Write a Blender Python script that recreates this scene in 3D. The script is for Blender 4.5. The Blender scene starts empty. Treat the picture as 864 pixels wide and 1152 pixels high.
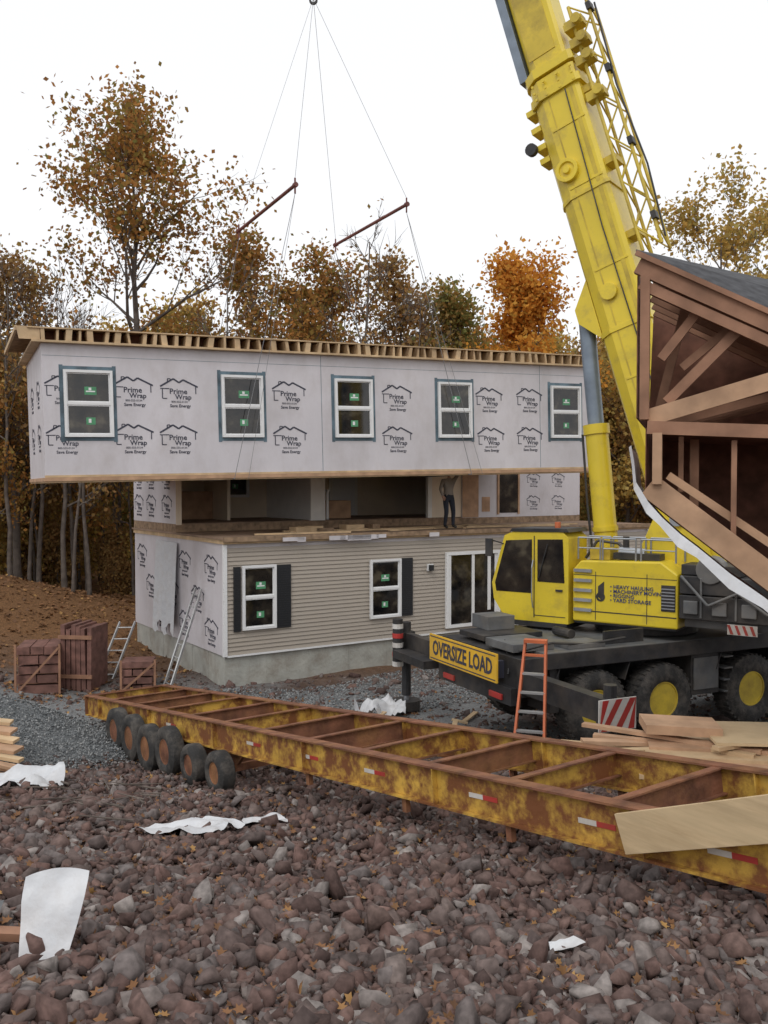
import bpy, bmesh, math, random
import numpy as np
from mathutils import Vector, Matrix, noise
random.seed(3)
rng = np.random.default_rng(5)
scene = bpy.context.scene
COL = scene.collection
R = math.radians

# ------------------------------------------------------------------ materials
def nt(name):
    m = bpy.data.materials.new(name); m.use_nodes = True
    return m, m.node_tree.nodes, m.node_tree.links, m.node_tree.nodes['Principled BSDF']

def ramp(n, stops, interp='LINEAR'):
    r = n.new('ShaderNodeValToRGB'); cr = r.color_ramp; cr.interpolation = interp
    while len(cr.elements) > 1: cr.elements.remove(cr.elements[-1])
    cr.elements[0].position = stops[0][0]; cr.elements[0].color = (*stops[0][1], 1)
    for p, c in stops[1:]:
        e = cr.elements.new(p); e.color = (*c, 1)
    return r

def pm(name, col, rough=.6, metal=0., var=.25, scale=3., bump=0., bscale=None, spec=.4, dirt=None, dirt_amt=.5, dscale=1.2, dlo=.45, dhi=.7, stretch=None):
    """procedural material: base colour with noise variation, optional dirt, bump"""
    m, n, l, b = nt(name)
    tc = n.new('ShaderNodeTexCoord')
    src = tc.outputs['Object']
    if stretch:
        mp = n.new('ShaderNodeMapping'); mp.inputs['Scale'].default_value = stretch; l.new(src, mp.inputs[0]); src = mp.outputs[0]
    nz = n.new('ShaderNodeTexNoise'); nz.inputs['Scale'].default_value = scale; nz.inputs['Detail'].default_value = 6
    l.new(src, nz.inputs['Vector'])
    lo = tuple(c*(1-var) for c in col); hi = tuple(min(1, c*(1+var)) for c in col)
    r = ramp(n, [(.3, lo), (.7, hi)]); l.new(nz.outputs['Fac'], r.inputs[0])
    out = r.outputs[0]
    if dirt:
        n2 = n.new('ShaderNodeTexNoise'); n2.inputs['Scale'].default_value = dscale; n2.inputs['Detail'].default_value = 9; n2.inputs['Roughness'].default_value = .7
        l.new(src, n2.inputs['Vector'])
        mr = n.new('ShaderNodeMapRange'); mr.inputs[1].default_value = dlo; mr.inputs[2].default_value = dhi; mr.inputs[4].default_value = dirt_amt
        l.new(n2.outputs['Fac'], mr.inputs[0])
        mx = n.new('ShaderNodeMixRGB'); l.new(mr.outputs[0], mx.inputs[0]); l.new(out, mx.inputs[1]); mx.inputs[2].default_value = (*dirt, 1)
        out = mx.outputs[0]
    l.new(out, b.inputs['Base Color'])
    b.inputs['Roughness'].default_value = rough; b.inputs['Metallic'].default_value = metal
    b.inputs['Specular IOR Level'].default_value = spec
    if bump:
        n3 = n.new('ShaderNodeTexNoise'); n3.inputs['Scale'].default_value = bscale or scale*4; n3.inputs['Detail'].default_value = 5
        l.new(src, n3.inputs['Vector'])
        bp = n.new('ShaderNodeBump'); bp.inputs['Strength'].default_value = bump; bp.inputs['Distance'].default_value = .05
        l.new(n3.outputs['Fac'], bp.inputs['Height']); l.new(bp.outputs[0], b.inputs['Normal'])
    return m

def island_mat(name, stops, rough=.8, transl=0., interp='LINEAR', nscale=0, bump=0):
    m, n, l, b = nt(name)
    g = n.new('ShaderNodeNewGeometry')
    r = ramp(n, stops, interp); l.new(g.outputs['Random Per Island'], r.inputs[0])
    out = r.outputs[0]
    if nscale:
        tc = n.new('ShaderNodeTexCoord'); nz = n.new('ShaderNodeTexNoise'); nz.inputs['Scale'].default_value = nscale; nz.inputs['Detail'].default_value = 5
        l.new(tc.outputs['Object'], nz.inputs['Vector'])
        mr = n.new('ShaderNodeMapRange'); mr.inputs[1].default_value=.3; mr.inputs[2].default_value=.7; mr.inputs[3].default_value = .65; mr.inputs[4].default_value = 1.25
        l.new(nz.outputs['Fac'], mr.inputs[0])
        mx = n.new('ShaderNodeVectorMath'); mx.operation = 'SCALE'; l.new(out, mx.inputs[0]); l.new(mr.outputs[0], mx.inputs['Scale'])
        out = mx.outputs[0]
        if bump:
            bp = n.new('ShaderNodeBump'); bp.inputs['Strength'].default_value = bump; bp.inputs['Distance'].default_value=.02
            l.new(nz.outputs['Fac'], bp.inputs['Height']); l.new(bp.outputs[0], b.inputs['Normal'])
    l.new(out, b.inputs['Base Color']); b.inputs['Roughness'].default_value = rough
    b.inputs['Specular IOR Level'].default_value = .2
    if transl:
        df = n.new('ShaderNodeBsdfDiffuse'); l.new(out, df.inputs['Color'])
        t = n.new('ShaderNodeBsdfTranslucent'); l.new(out, t.inputs['Color'])
        ms = n.new('ShaderNodeMixShader'); ms.inputs[0].default_value = transl
        l.new(df.outputs[0], ms.inputs[1]); l.new(t.outputs[0], ms.inputs[2])
        l.new(ms.outputs[0], n['Material Output'].inputs['Surface'])
    return m

M = {}
M['wrap'] = pm('house_wrap', (.63,.60,.625), .5, var=.08, scale=.7, bump=.5, bscale=1.3, dirt=(.43,.385,.37), dirt_amt=.45, stretch=(1,1,.6))
M['ink'] = pm('ink', (.05,.052,.075), .6, var=.1)
M['white'] = pm('white_vinyl', (.78,.78,.78), .35, var=.03)
M['tape'] = pm('flashing_tape', (.12,.18,.22), .5, var=.35, scale=2, dirt=(.03,.035,.04), dirt_amt=.8, dscale=1.5)
M['sidingm'] = pm('vinyl_siding', (.40,.35,.295), .5, var=.07, scale=1.2, dirt=(.28,.235,.185), dirt_amt=.4)
M['concrete'] = pm('concrete', (.42,.42,.38), .85, var=.2, scale=1.5, bump=.3, bscale=12, dirt=(.22,.18,.14), dirt_amt=.7)
M['pine'] = pm('pine_lumber', (.58,.42,.25), .7, var=.25, scale=2.5, dirt=(.35,.22,.12), dirt_amt=.5)
M['pinepl'] = pm('plywood_face', (.56,.42,.25), .7, var=.14, scale=1.5, stretch=(1,1,9), dirt=(.36,.24,.13), dirt_amt=.55)
M['osb'] = pm('osb', (.28,.19,.12), .8, var=.4, scale=7)
M['dark_osb'] = pm('dark_osb', (.19,.085,.055), .8, var=.4, scale=5)
M['deckply'] = pm('deck_plywood', (.29,.20,.14), .75, var=.35, scale=1.3)
M['shutter'] = pm('shutter_black', (.02,.021,.024), .5, var=.1)
M['drywall'] = pm('drywall', (.80,.68,.53), .85, var=.1, scale=1)
M['drywall2'] = pm('painted_wall', (.82,.80,.76), .8, var=.05)
M['yellow'] = pm('crane_yellow_paint', (.74,.56,.035), .35, var=.1, scale=.8, spec=.5, dirt=(.32,.23,.07), dirt_amt=.75, dscale=1.7, dlo=.5, dhi=.78)
M['yellow2'] = pm('crane_yellow_worn', (.62,.46,.05), .45, var=.12, scale=1.3, dirt=(.2,.13,.04), dirt_amt=.7)
M['black'] = pm('black_paint', (.028,.028,.03), .5, var=.4, scale=3, dirt=(.12,.10,.08), dirt_amt=.6)
M['greydeck'] = pm('chequer_plate', (.12,.125,.13), .5, var=.4, scale=2, dirt=(.24,.21,.17), dirt_amt=.6)
M['steel'] = pm('steel', (.42,.44,.47), .35, .7, var=.15)
M['rod'] = pm('hydraulic_rod', (.20,.24,.29), .35, .3, var=.2)
M['rubber'] = pm('rubber', (.035,.034,.033), .85, var=.3, bump=.3, bscale=30, dirt=(.16,.14,.12), dirt_amt=.7, dscale=4)
M['red'] = pm('reflective_red', (.42,.04,.035), .45, var=.2, dirt=(.2,.1,.06), dirt_amt=.5)
M['refl'] = pm('reflective_white', (.6,.58,.55), .5, var=.15, dirt=(.3,.2,.1), dirt_amt=.5)
M['signy'] = pm('sign_yellow', (.78,.46,.04), .45, var=.08, dirt=(.4,.26,.08), dirt_amt=.5)
M['rustyy'] = pm('rusty_yellow_paint', (.56,.34,.06), .6, var=.25, scale=1.5, bump=.15, bscale=20, dirt=(.19,.07,.025), dirt_amt=1., dscale=2.6, dlo=.41, dhi=.56)
M['rust'] = pm('rust', (.19,.08,.045), .8, var=.5, scale=4, bump=.2, bscale=25, dirt=(.40,.20,.07), dirt_amt=.5, dscale=1.5)
M['orange'] = pm('fibreglass_orange', (.58,.15,.06), .5, var=.15)
M['alu'] = pm('aluminium', (.5,.5,.5), .4, .6, var=.1)
M['bark'] = pm('bark', (.12,.098,.083), .9, var=.4, scale=4)
M['treated'] = pm('brown_lumber', (.32,.17,.105), .75, var=.3, scale=3, dirt=(.17,.085,.05), dirt_amt=.5)
M['treated2'] = pm('brown_lumber_light', (.48,.30,.185), .75, var=.25, scale=3, dirt=(.3,.17,.1), dirt_amt=.5)
M['redwood'] = pm('red_brown_panels', (.20,.10,.08), .8, var=.45, scale=5, dirt=(.09,.05,.04), dirt_amt=.7)
M['shingle'] = pm('shingle', (.06,.06,.065), .9, var=.4, scale=9)
M['cable'] = pm('wire_rope', (.22,.22,.23), .5, var=.1)
M['barred'] = pm('spreader_red', (.17,.06,.05), .6, var=.3)
M['sticker'] = pm('green_sticker', (.09,.30,.15), .5, var=.25)
M['plastic'] = pm('wrap_scrap', (.64,.65,.67), .4, var=.1, bump=.4, bscale=5, dirt=(.4,.36,.33), dirt_amt=.5, dscale=3)
M['gravel'] = pm('gravel', (.20,.21,.215), .9, var=.45, scale=28, bump=1., bscale=40)
M['denim'] = pm('work_trousers', (.035,.04,.055), .9, var=.2)
M['shirt'] = pm('work_shirt', (.30,.27,.24), .9, var=.2)
M['skin'] = pm('skin', (.42,.25,.18), .6, var=.08)
M['helmet'] = pm('knit_cap', (.05,.04,.035), .8, var=.1)
M['bluetxt'] = pm('blue_lettering', (.03,.05,.16), .5, var=.1)
m, n, l, b = nt('window_glass'); M['glass'] = m
tc = n.new('ShaderNodeTexCoord'); nz = n.new('ShaderNodeTexNoise'); nz.inputs['Scale'].default_value = 2.2; nz.inputs['Detail'].default_value = 3
l.new(tc.outputs['Object'], nz.inputs['Vector'])
r_ = ramp(n, [(.35,(.006,.006,.007)),(.55,(.03,.025,.02)),(.68,(.10,.085,.06))]); l.new(nz.outputs['Fac'], r_.inputs[0]); l.new(r_.outputs[0], b.inputs['Base Color'])
b.inputs['Roughness'].default_value = .05; b.inputs['Specular IOR Level'].default_value = .7

# ------------------------------------------------------------------ mesh builder
class MB:
    def __init__(s): s.v=[]; s.f=[]; s.m=[]
    def add(s, vs, fs, mi=0):
        o=len(s.v); s.v.extend([tuple(p) for p in vs]); s.f.extend([tuple(i+o for i in f) for f in fs]); s.m.extend([mi]*len(fs))
    def box(s,x0,x1,y0,y1,z0,z1,mi=0):
        s.add([(x0,y0,z0),(x1,y0,z0),(x1,y1,z0),(x0,y1,z0),(x0,y0,z1),(x1,y0,z1),(x1,y1,z1),(x0,y1,z1)],
              [(0,3,2,1),(4,5,6,7),(0,1,5,4),(1,2,6,5),(2,3,7,6),(3,0,4,7)],mi)
    def beam(s,p0,p1,w,h,mi=0,up=(0,0,1)):
        p0=Vector(p0);p1=Vector(p1);d=(p1-p0).normalized();u=Vector(up)
        if abs(d.dot(u))>.98:u=Vector((0,1,0))
        a=d.cross(u).normalized()*w/2; c=a.cross(d).normalized()*h/2
        vs=[p0-a-c,p0+a-c,p0+a+c,p0-a+c,p1-a-c,p1+a-c,p1+a+c,p1-a+c]
        s.add(vs,[(0,1,2,3),(7,6,5,4),(0,4,5,1),(1,5,6,2),(2,6,7,3),(3,7,4,0)],mi)
    def lathe(s,c,axis,prof,n=20,mi=0,closed=False):
        c=Vector(c);ax=Vector(axis).normalized();u=Vector((0,0,1)) if abs(ax.z)<.9 else Vector((1,0,0))
        a=ax.cross(u).normalized();b2=ax.cross(a)
        vs=[];fs=[]
        for r,h in prof:
            for i in range(n):
                t=2*math.pi*i/n; vs.append(c+ax*h+(a*math.cos(t)+b2*math.sin(t))*r)
        k=len(prof)
        for j in range(k-1+(1 if closed else 0)):
            for i in range(n):
                j2=(j+1)%k
                fs.append((j*n+i,j*n+(i+1)%n,j2*n+(i+1)%n,j2*n+i))
        if not closed:
            fs.append(tuple(range(n))[::-1]); fs.append(tuple((k-1)*n+i for i in range(n)))
        s.add(vs,fs,mi)
    def cyl(s,p0,p1,r0,r1=None,n=10,mi=0):
        p0=Vector(p0);p1=Vector(p1);r1=r0 if r1 is None else r1
        s.lathe(p0,p1-p0,[(r0,0),(r1,(p1-p0).length)],n,mi)
    def prism(s,poly,vec,mi=0):
        vec=Vector(vec);k=len(poly);vs=[Vector(p) for p in poly]+[Vector(p)+vec for p in poly]
        s.add(vs,[tuple(range(k))[::-1],tuple(range(k,2*k))]+[(i,(i+1)%k,(i+1)%k+k,i+k) for i in range(k)],mi)
    def path(s,pts,r,n=6,mi=0):
        for a,b_ in zip(pts[:-1],pts[1:]): s.cyl(a,b_,r,n=n,mi=mi)
    def obj(s,name,mats,parent=None,bevel=0,smooth=False):
        me=bpy.data.meshes.new(name); me.from_pydata(s.v,[],s.f)
        for mm in mats: me.materials.append(M[mm] if isinstance(mm,str) else mm)
        me.polygons.foreach_set('material_index',s.m); 
        bm=bmesh.new(); bm.from_mesh(me); bmesh.ops.recalc_face_normals(bm,faces=bm.faces); bm.to_mesh(me); bm.free()
        if smooth:
            me.polygons.foreach_set('use_smooth',[True]*len(me.polygons))
            try: me.set_sharp_from_angle(angle=R(35))
            except Exception: pass
        me.update()
        o=bpy.data.objects.new(name,me); COL.objects.link(o)
        if parent: o.parent=parent
        if bevel:
            bv=o.modifiers.new('bevel','BEVEL'); bv.width=bevel; bv.segments=2; bv.limit_method='ANGLE'; bv.angle_limit=R(40)
        return o

def root(name, mat=Matrix(), parent=None):
    e=bpy.data.objects.new(name,None); COL.objects.link(e); e.empty_display_size=.3
    if parent: e.parent=parent
    e.matrix_local=mat
    return e

def text_mesh(body,size,bold=0.0,extr=.002,spacing=1.,align='CENTER'):
    cu=bpy.data.curves.new('t','FONT'); cu.body=body; cu.size=size; cu.align_x=align; cu.align_y='CENTER'; cu.extrude=extr; cu.offset=bold; cu.space_line=.85; cu.space_character=spacing
    cu.resolution_u=2
    o=bpy.data.objects.new('t',cu); COL.objects.link(o)
    dg=bpy.context.evaluated_depsgraph_get(); me=bpy.data.meshes.new_from_object(o.evaluated_get(dg))
    bpy.data.objects.remove(o); return me
def mesh_inst(name,me,mat,parent,mtl=None):
    if mtl: me.materials.clear(); me.materials.append(M[mtl])
    o=bpy.data.objects.new(name,me); COL.objects.link(o); o.parent=parent; o.matrix_local=mat; return o
FRONT=Matrix.Rotation(R(90),4,'X')
LEFT=Matrix.Rotation(R(-90),4,'Z')@FRONT
T=Matrix.Translation

# ------------------------------------------------------------------ terrain
def g(x,y):
    x=np.asarray(x,float); y=np.asarray(y,float)
    yy=np.clip(y,2,None)
    b_=np.where(yy<14.2,3.0-.19*yy,0)
    t=np.clip((yy-14.2)/7.,0,1); tail=.302*(1-t)**2
    b_=np.where(yy<14.2,b_,tail)
    b_=b_+2.0*np.exp(-((x+15.5)/5.)**2-((y-31)/5.5)**2)
    tt=np.clip((y-42)/80,0,1); b_=b_+9*tt*tt*(3-2*tt)
    tl=np.clip((np.abs(x)-30)/80,0,1); b_=b_+5*tl*tl
    b_=b_+.05*np.sin(x*1.1+y*.6)+.04*np.sin(x*2.3-y*1.7+1)+.015*np.sin(4.7*x+2)*np.sin(5.3*y)
    return b_
def gs(x,y): return float(g(x,y))

def axis_grid(lo,hi,far,nf,no):
    core=np.linspace(lo,hi,nf); 
    k=np.linspace(0,1,no+1)[1:]**2
    return np.concatenate([(lo-(far)*k)[::-1],core,hi+far*k])
gx=axis_grid(-18,18,500,160,26); gy=axis_grid(-4,40,560,180,30)
X,Y=np.meshgrid(gx,gy); Z=g(X,Y)
nx,ny=len(gx),len(gy)
verts=np.stack([X.ravel(),Y.ravel(),Z.ravel()],1)
idx=np.arange(nx*ny).reshape(ny,nx)
faces=np.stack([idx[:-1,:-1].ravel(),idx[:-1,1:].ravel(),idx[1:,1:].ravel(),idx[1:,:-1].ravel()],1)
def np_mesh(name,verts,faces,mats,midx=None,smooth=False):
    k=faces.shape[1]; me=bpy.data.meshes.new(name)
    me.vertices.add(len(verts)); me.vertices.foreach_set('co',verts.astype(np.float32).ravel())
    me.loops.add(faces.size); me.loops.foreach_set('vertex_index',faces.astype(np.int32).ravel())
    me.polygons.add(len(faces)); me.polygons.foreach_set('loop_start',np.arange(0,faces.size,k,dtype=np.int32))
    try: me.polygons.foreach_set('loop_total',np.full(len(faces),k,dtype=np.int32))
    except Exception: pass
    for mm in mats: me.materials.append(mm)
    if midx is not None: me.polygons.foreach_set('material_index',midx.astype(np.int32))
    if smooth: me.polygons.foreach_set('use_smooth',np.ones(len(faces),dtype=bool))
    me.update(calc_edges=True); me.validate(); return me
def link(name,me,parent=None):
    o=bpy.data.objects.new(name,me); COL.objects.link(o)
    if parent: o.parent=parent
    return o

m,n,l,b=nt('ground_dirt')
tc=n.new('ShaderNodeTexCoord')
def noise_n(sc,det=8,rough=.6):
    z=n.new('ShaderNodeTexNoise'); z.inputs['Scale'].default_value=sc; z.inputs['Detail'].default_value=det; z.inputs['Roughness'].default_value=rough
    l.new(tc.outputs['Object'],z.inputs['Vector']); return z
n1=noise_n(6); n2=noise_n(.35,4); n3=noise_n(25,4)
dirt=ramp(n,[(.3,(.055,.04,.034)),(.55,(.105,.078,.068)),(.75,(.16,.13,.12))]); l.new(n1.outputs['Fac'],dirt.inputs[0])
lit=ramp(n,[(.3,(.07,.038,.02)),(.5,(.19,.10,.045)),(.62,(.28,.14,.06)),(.75,(.12,.07,.04))]); l.new(n3.outputs['Fac'],lit.inputs[0])
grv=ramp(n,[(.3,(.12,.125,.13)),(.7,(.28,.28,.275))]); l.new(n3.outputs['Fac'],grv.inputs[0])
sep=n.new('ShaderNodeSeparateXYZ'); l.new(tc.outputs['Object'],sep.inputs[0])
def mrange(src,a,b_,c,d):
    q=n.new('ShaderNodeMapRange'); q.inputs[1].default_value=a;q.inputs[2].default_value=b_;q.inputs[3].default_value=c;q.inputs[4].default_value=d; l.new(src,q.inputs[0]); return q
fy=mrange(sep.outputs['Y'],21,27,0,.9)
fn_=mrange(n2.outputs['Fac'],.5,.62,0,.5)
ad=n.new('ShaderNodeMath'); ad.operation='MAXIMUM'; l.new(fy.outputs[0],ad.inputs[0]); l.new(fn_.outputs[0],ad.inputs[1])
g1=mrange(sep.outputs['Y'],15.5,17,0,1); g2=mrange(sep.outputs['Y'],21,23.5,1,0); g3=mrange(n2.outputs['Fac'],.38,.5,0,1)
mm1=n.new('ShaderNodeMath'); mm1.operation='MULTIPLY'; l.new(g1.outputs[0],mm1.inputs[0]); l.new(g2.outputs[0],mm1.inputs[1])
mm2=n.new('ShaderNodeMath'); mm2.operation='MULTIPLY'; l.new(mm1.outputs[0],mm2.inputs[0]); l.new(g3.outputs[0],mm2.inputs[1])
mx1=n.new('ShaderNodeMixRGB'); l.new(ad.outputs[0],mx1.inputs[0]); l.new(dirt.outputs[0],mx1.inputs[1]); l.new(lit.outputs[0],mx1.inputs[2])
mx2=n.new('ShaderNodeMixRGB'); l.new(mm2.outputs[0],mx2.inputs[0]); l.new(mx1.outputs[0],mx2.inputs[1]); l.new(grv.outputs[0],mx2.inputs[2])
l.new(mx2.outputs[0],b.inputs['Base Color']); b.inputs['Roughness'].default_value=.95; b.inputs['Specular IOR Level'].default_value=.15
bp=n.new('ShaderNodeBump'); bp.inputs['Strength'].default_value=.9; bp.inputs['Distance'].default_value=.06; l.new(n1.outputs['Fac'],bp.inputs['Height']); l.new(bp.outputs[0],b.inputs['Normal'])
link('ground',np_mesh('ground',verts,faces,[m],smooth=True))

# ------------------------------------------------------------------ rocks
def hull_variant(seed,npt=15,fl=.34):
    rr=random.Random(seed); bm=bmesh.new()
    for _ in range(npt):
        v=Vector((rr.gauss(0,1),rr.gauss(0,1),rr.gauss(0,1))).normalized()
        v=Vector((v.x*.64,v.y*.43,v.z*fl))*rr.uniform(.78,1.18)
        bm.verts.new(v)
    res=bmesh.ops.convex_hull(bm,input=bm.verts)
    bmesh.ops.delete(bm,geom=[e for e in res['geom_interior'] if isinstance(e,bmesh.types.BMVert)],context='VERTS')
    bmesh.ops.triangulate(bm,faces=bm.faces)
    bm.verts.ensure_lookup_table()
    V=np.array([v.co[:] for v in bm.verts]); F=np.array([[v.index for v in f.verts] for f in bm.faces]); bm.free(); return V,F
def rotmats(n,tilt):
    a=rng.uniform(0,2*np.pi,n); tx=rng.normal(0,tilt,n); ty=rng.normal(0,tilt,n)
    ca,sa=np.cos(a),np.sin(a); z=np.zeros(n); o=np.ones(n)
    Rz=np.stack([np.stack([ca,-sa,z],1),np.stack([sa,ca,z],1),np.stack([z,z,o],1)],1)
    cx,sx=np.cos(tx),np.sin(tx); Rx=np.stack([np.stack([o,z,z],1),np.stack([z,cx,-sx],1),np.stack([z,sx,cx],1)],1)
    cy,sy=np.cos(ty),np.sin(ty); Ry=np.stack([np.stack([cy,z,sy],1),np.stack([z,o,z],1),np.stack([-sy,z,cy],1)],1)
    return Rx@Ry@Rz
def scatter(name,P,S,variants,mat,tilt=.5):
    n_=len(P); which=rng.integers(0,len(variants),n_); Rm=rotmats(n_,tilt); VV=[];FF=[];off=0
    for k,(V,F) in enumerate(variants):
        s=np.where(which==k)[0]
        if not len(s): continue
        W=np.einsum('nij,vj->nvi',Rm[s],V)*S[s][:,None,None]+P[s][:,None,:]
        FF.append((F[None]+ (np.arange(len(s))*len(V))[:,None,None]+off).reshape(-1,F.shape[1])); VV.append(W.reshape(-1,3)); off+=len(s)*len(V)
    return np_mesh(name,np.concatenate(VV),np.concatenate(FF),[mat])
rockmat=island_mat('crushed_rock',[(0,(.075,.052,.047)),(.18,(.17,.105,.09)),(.34,(.12,.095,.088)),(.48,(.20,.125,.105)),(.62,(.095,.068,.062)),(.76,(.18,.155,.148)),(.88,(.145,.098,.084)),(.96,(.25,.22,.205)),(1,(.32,.28,.26))],.9,nscale=18,bump=.5)
hv=[hull_variant(i,random.choice([9,10,11,12,13]),random.choice([.26,.33,.4])) for i in range(24)]
def pts_area(n_,y0,y1,pw,xm,m0=1.6):
    u=rng.uniform(0,1,n_); y=y0+(y1-y0)*u**pw; hw=xm*y+m0; x=rng.uniform(-1,1,n_)*hw; return x,y
x,y=pts_area(64000,3.0,15.3,1.2,.49,1.2)
S=np.exp(rng.normal(np.log(.074),.44,len(x))); S=np.clip(S,.03,.27)
keep=~((y>13.3)&(rng.uniform(0,1,len(x))<(y-13.3)/2.3)); x,y,S=x[keep],y[keep],S[keep]
P=np.stack([x,y,g(x,y)+S*rng.uniform(-.1,.40,len(x))],1)
link('crushed_rock_field',scatter('crushed_rock_field',P,S,hv,rockmat,.6))
x=rng.uniform(-13,14,8000); y=rng.uniform(13.5,23.,8000); S=np.exp(rng.normal(np.log(.07),.5,len(x))); S=np.clip(S,.04,.4)
P=np.stack([x,y,g(x,y)+S*.1],1); link('stone_rubble',scatter('stone_rubble',P,S,hv[:8],rockmat,.5))
# gravel pile
px_,py_=-7.6,16.0
rr=np.linspace(0,1,40); aa=np.linspace(0,2*np.pi,64,endpoint=False)
vs=[];
for r_i in rr:
    for a in aa:
        xx=px_+math.cos(a)*r_i*3.4; yv=py_+math.sin(a)*r_i*2.3
        h=(1-r_i)**1.1*.95*(1+.15*math.sin(3*a))+ .04*noise.noise(Vector((xx*2,yv*2,0)))
        vs.append((xx,yv,gs(xx,yv)+h-.03))
fs=[]
for i in range(39):
    for j in range(64): fs.append((i*64+j,i*64+(j+1)%64,(i+1)*64+(j+1)%64,(i+1)*64+j))
pile=root('gravel_pile')
link('pile_body',np_mesh('pile_body',np.array(vs),np.array(fs),[M['gravel']],smooth=True),pile)
n_=14000; r0=np.sqrt(rng.uniform(0,1,n_)); a=rng.uniform(0,2*np.pi,n_); x=px_+np.cos(a)*r0*3.6; y=py_+np.sin(a)*r0*2.5
h=np.clip(1-r0,0,1)**1.1*.95*(1+.15*np.sin(3*a)); S=rng.uniform(.03,.065,n_)
gravmat=island_mat('gravel_stones',[(0,(.12,.13,.135)),(.5,(.22,.23,.235)),(1,(.36,.36,.355))],.9)
gv=[hull_variant(50+i,7) for i in range(5)]
link('pile_stones',scatter('pile_stones',np.stack([x,y,g(x,y)+h],1),S,gv,gravmat,.8),pile)
x=rng.uniform(-5.5,3,10000); y=16.8+rng.uniform(0,1,10000)*4.4+np.clip(x+3,0,5)*.6
S=rng.uniform(.03,.08,len(x)); link('gravel_apron',scatter('gravel_apron',np.stack([x,y,g(x,y)+.01],1),S,gv,gravmat,.8))
def leafshape():
    p=[(0,-.5,0),(.16,-.25,.04),(.42,-.2,.12),(.24,.02,.03),(.44,.25,.12),(.14,.25,.02),(0,.55,.06),(-.14,.25,.02),(-.44,.25,.12),(-.24,.02,.03),(-.42,-.2,.12),(-.16,-.25,.04)]
    V=np.array(p+[(0,0,-.02)]); F=np.array([(12,i,(i+1)%12) for i in range(12)]); return V,F
x,y=pts_area(5200,2.8,21,1.25,.55); S=rng.uniform(.045,.095,len(x))
leafg=island_mat('fallen_leaves',[(0,(.16,.08,.04)),(.35,(.26,.13,.06)),(.6,(.13,.07,.04)),(.85,(.32,.17,.07)),(1,(.42,.25,.09))],.7)
link('fallen_leaves',scatter('fallen_leaves',np.stack([x,y,g(x,y)+.035+rng.uniform(0,.035,len(x))],1),S,[leafshape()],leafg,.5))
x=rng.uniform(-26,-5,8000); y=rng.uniform(20,40,8000); S=rng.uniform(.08,.18,len(x))
link('leaf_litter',scatter('leaf_litter',np.stack([x,y,g(x,y)+.03],1),S,[leafshape()],leafg,.4))

# ------------------------------------------------------------------ logo
def logo_mesh():
    mb=MB()
    def line(p,w=.022):
        for a,b_ in zip(p[:-1],p[1:]): mb.beam((a[0],a[1],0),(b_[0],b_[1],0),w,.004,0,up=(0,0,1))
    line([(-.46,.17),(-.14,.36),(.0,.27),(.1,.34),(.46,.17)],.04)
    line([(-.41,.12),(-.41,-.12)]); line([(.41,.17),(.41,.0)]); line([(-.46,.12),(-.24,.12)])
    line([(-.28,.27),(-.28,.36),(-.21,.36),(-.21,.31)])
    line([(-.41,-.12),(-.3,-.12)])
    me=bpy.data.meshes.new('logo'); me.from_pydata(mb.v,[],mb.f)
    bm=bmesh.new(); bm.from_mesh(me)
    for body,s,yy,xx,bo in (('Prime',.185,.05,-.02,.003),('Wrap',.17,-.085,.10,.003),('800-555-0134',.07,-.20,.0,.0),('Save Energy',.105,-.30,.02,.002)):
        t=text_mesh(body,s,bo); t.transform(T((xx,yy,0))); bm.from_mesh(t)
    bm.to_mesh(me); bm.free(); me.materials.append(M['ink']); return me
LOGO=logo_mesh()

def window(mb,x0,x1,z0,z1,y,fr=.06,tape=True,mi=dict(w=0,g=1,t=2,s=3),tw=.085):
    if tape:
        mb.box(x0-tw,x0-.002,y-.006,y,z0-tw*1.3,z1+tw*1.3,mi['t']); mb.box(x1+.002,x1+tw,y-.006,y,z0-tw*1.3,z1+tw*1.3,mi['t'])
        mb.box(x0-.002,x1+.002,y-.006,y,z1+.002,z1+tw,mi['t']); mb.box(x0-.002,x1+.002,y-.006,y,z0-tw,z0-.002,mi['t'])
    d=.075
    mb.box(x0,x0+fr,y-d,y,z0,z1,mi['w']); mb.box(x1-fr,x1,y-d,y,z0,z1,mi['w'])
    mb.box(x0+fr,x1-fr,y-d,y,z1-fr,z1,mi['w']); mb.box(x0+fr,x1-fr,y-d,y,z0,z0+fr,mi['w'])
    zm=(z0+z1)/2
    mb.box(x0+fr,x1-fr,y-d*.8,y,zm-.03,zm+.03,mi['w'])
    s=.028
    for a,b_,yy in ((z0+fr,zm-.03,-.045),(zm+.03,z1-fr,-.03)):
        mb.box(x0+fr,x0+fr+s,y+yy,y,a,b_,mi['w']); mb.box(x1-fr-s,x1-fr,y+yy,y,a,b_,mi['w'])
        mb.box(x0+fr+s,x1-fr-s,y+yy,y,b_-s,b_,mi['w']); mb.box(x0+fr+s,x1-fr-s,y+yy,y,a,a+s,mi['w'])
    mb.box(x0+fr+s,x1-fr-s,y-.015,y-.003,z0+fr+s,z1-fr-s,mi['g'])
    cx=(x0+x1)/2+random.uniform(-.03,.03)
    mb.box(cx-.11,cx+.15,y-.02,y-.016,zm+.2,zm+.38,mi['s']); mb.box(cx-.08,cx+.12,y-.024,y-.021,zm+.26,zm+.29,mi['w'])
    mb.box(cx-.02,cx+.04,y-.024,y-.021,zm+.30,zm+.36,mi['w'])
    mb.box(cx-.09,cx+.11,y-.02,y-.016,z0+.28,z0+.44,mi['s']); mb.box(cx-.04,cx+.02,y-.024,y-.021,z0+.32,z0+.41,mi['w'])
WM=['white','glass','tape','sticker','shutter','pine']

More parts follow.
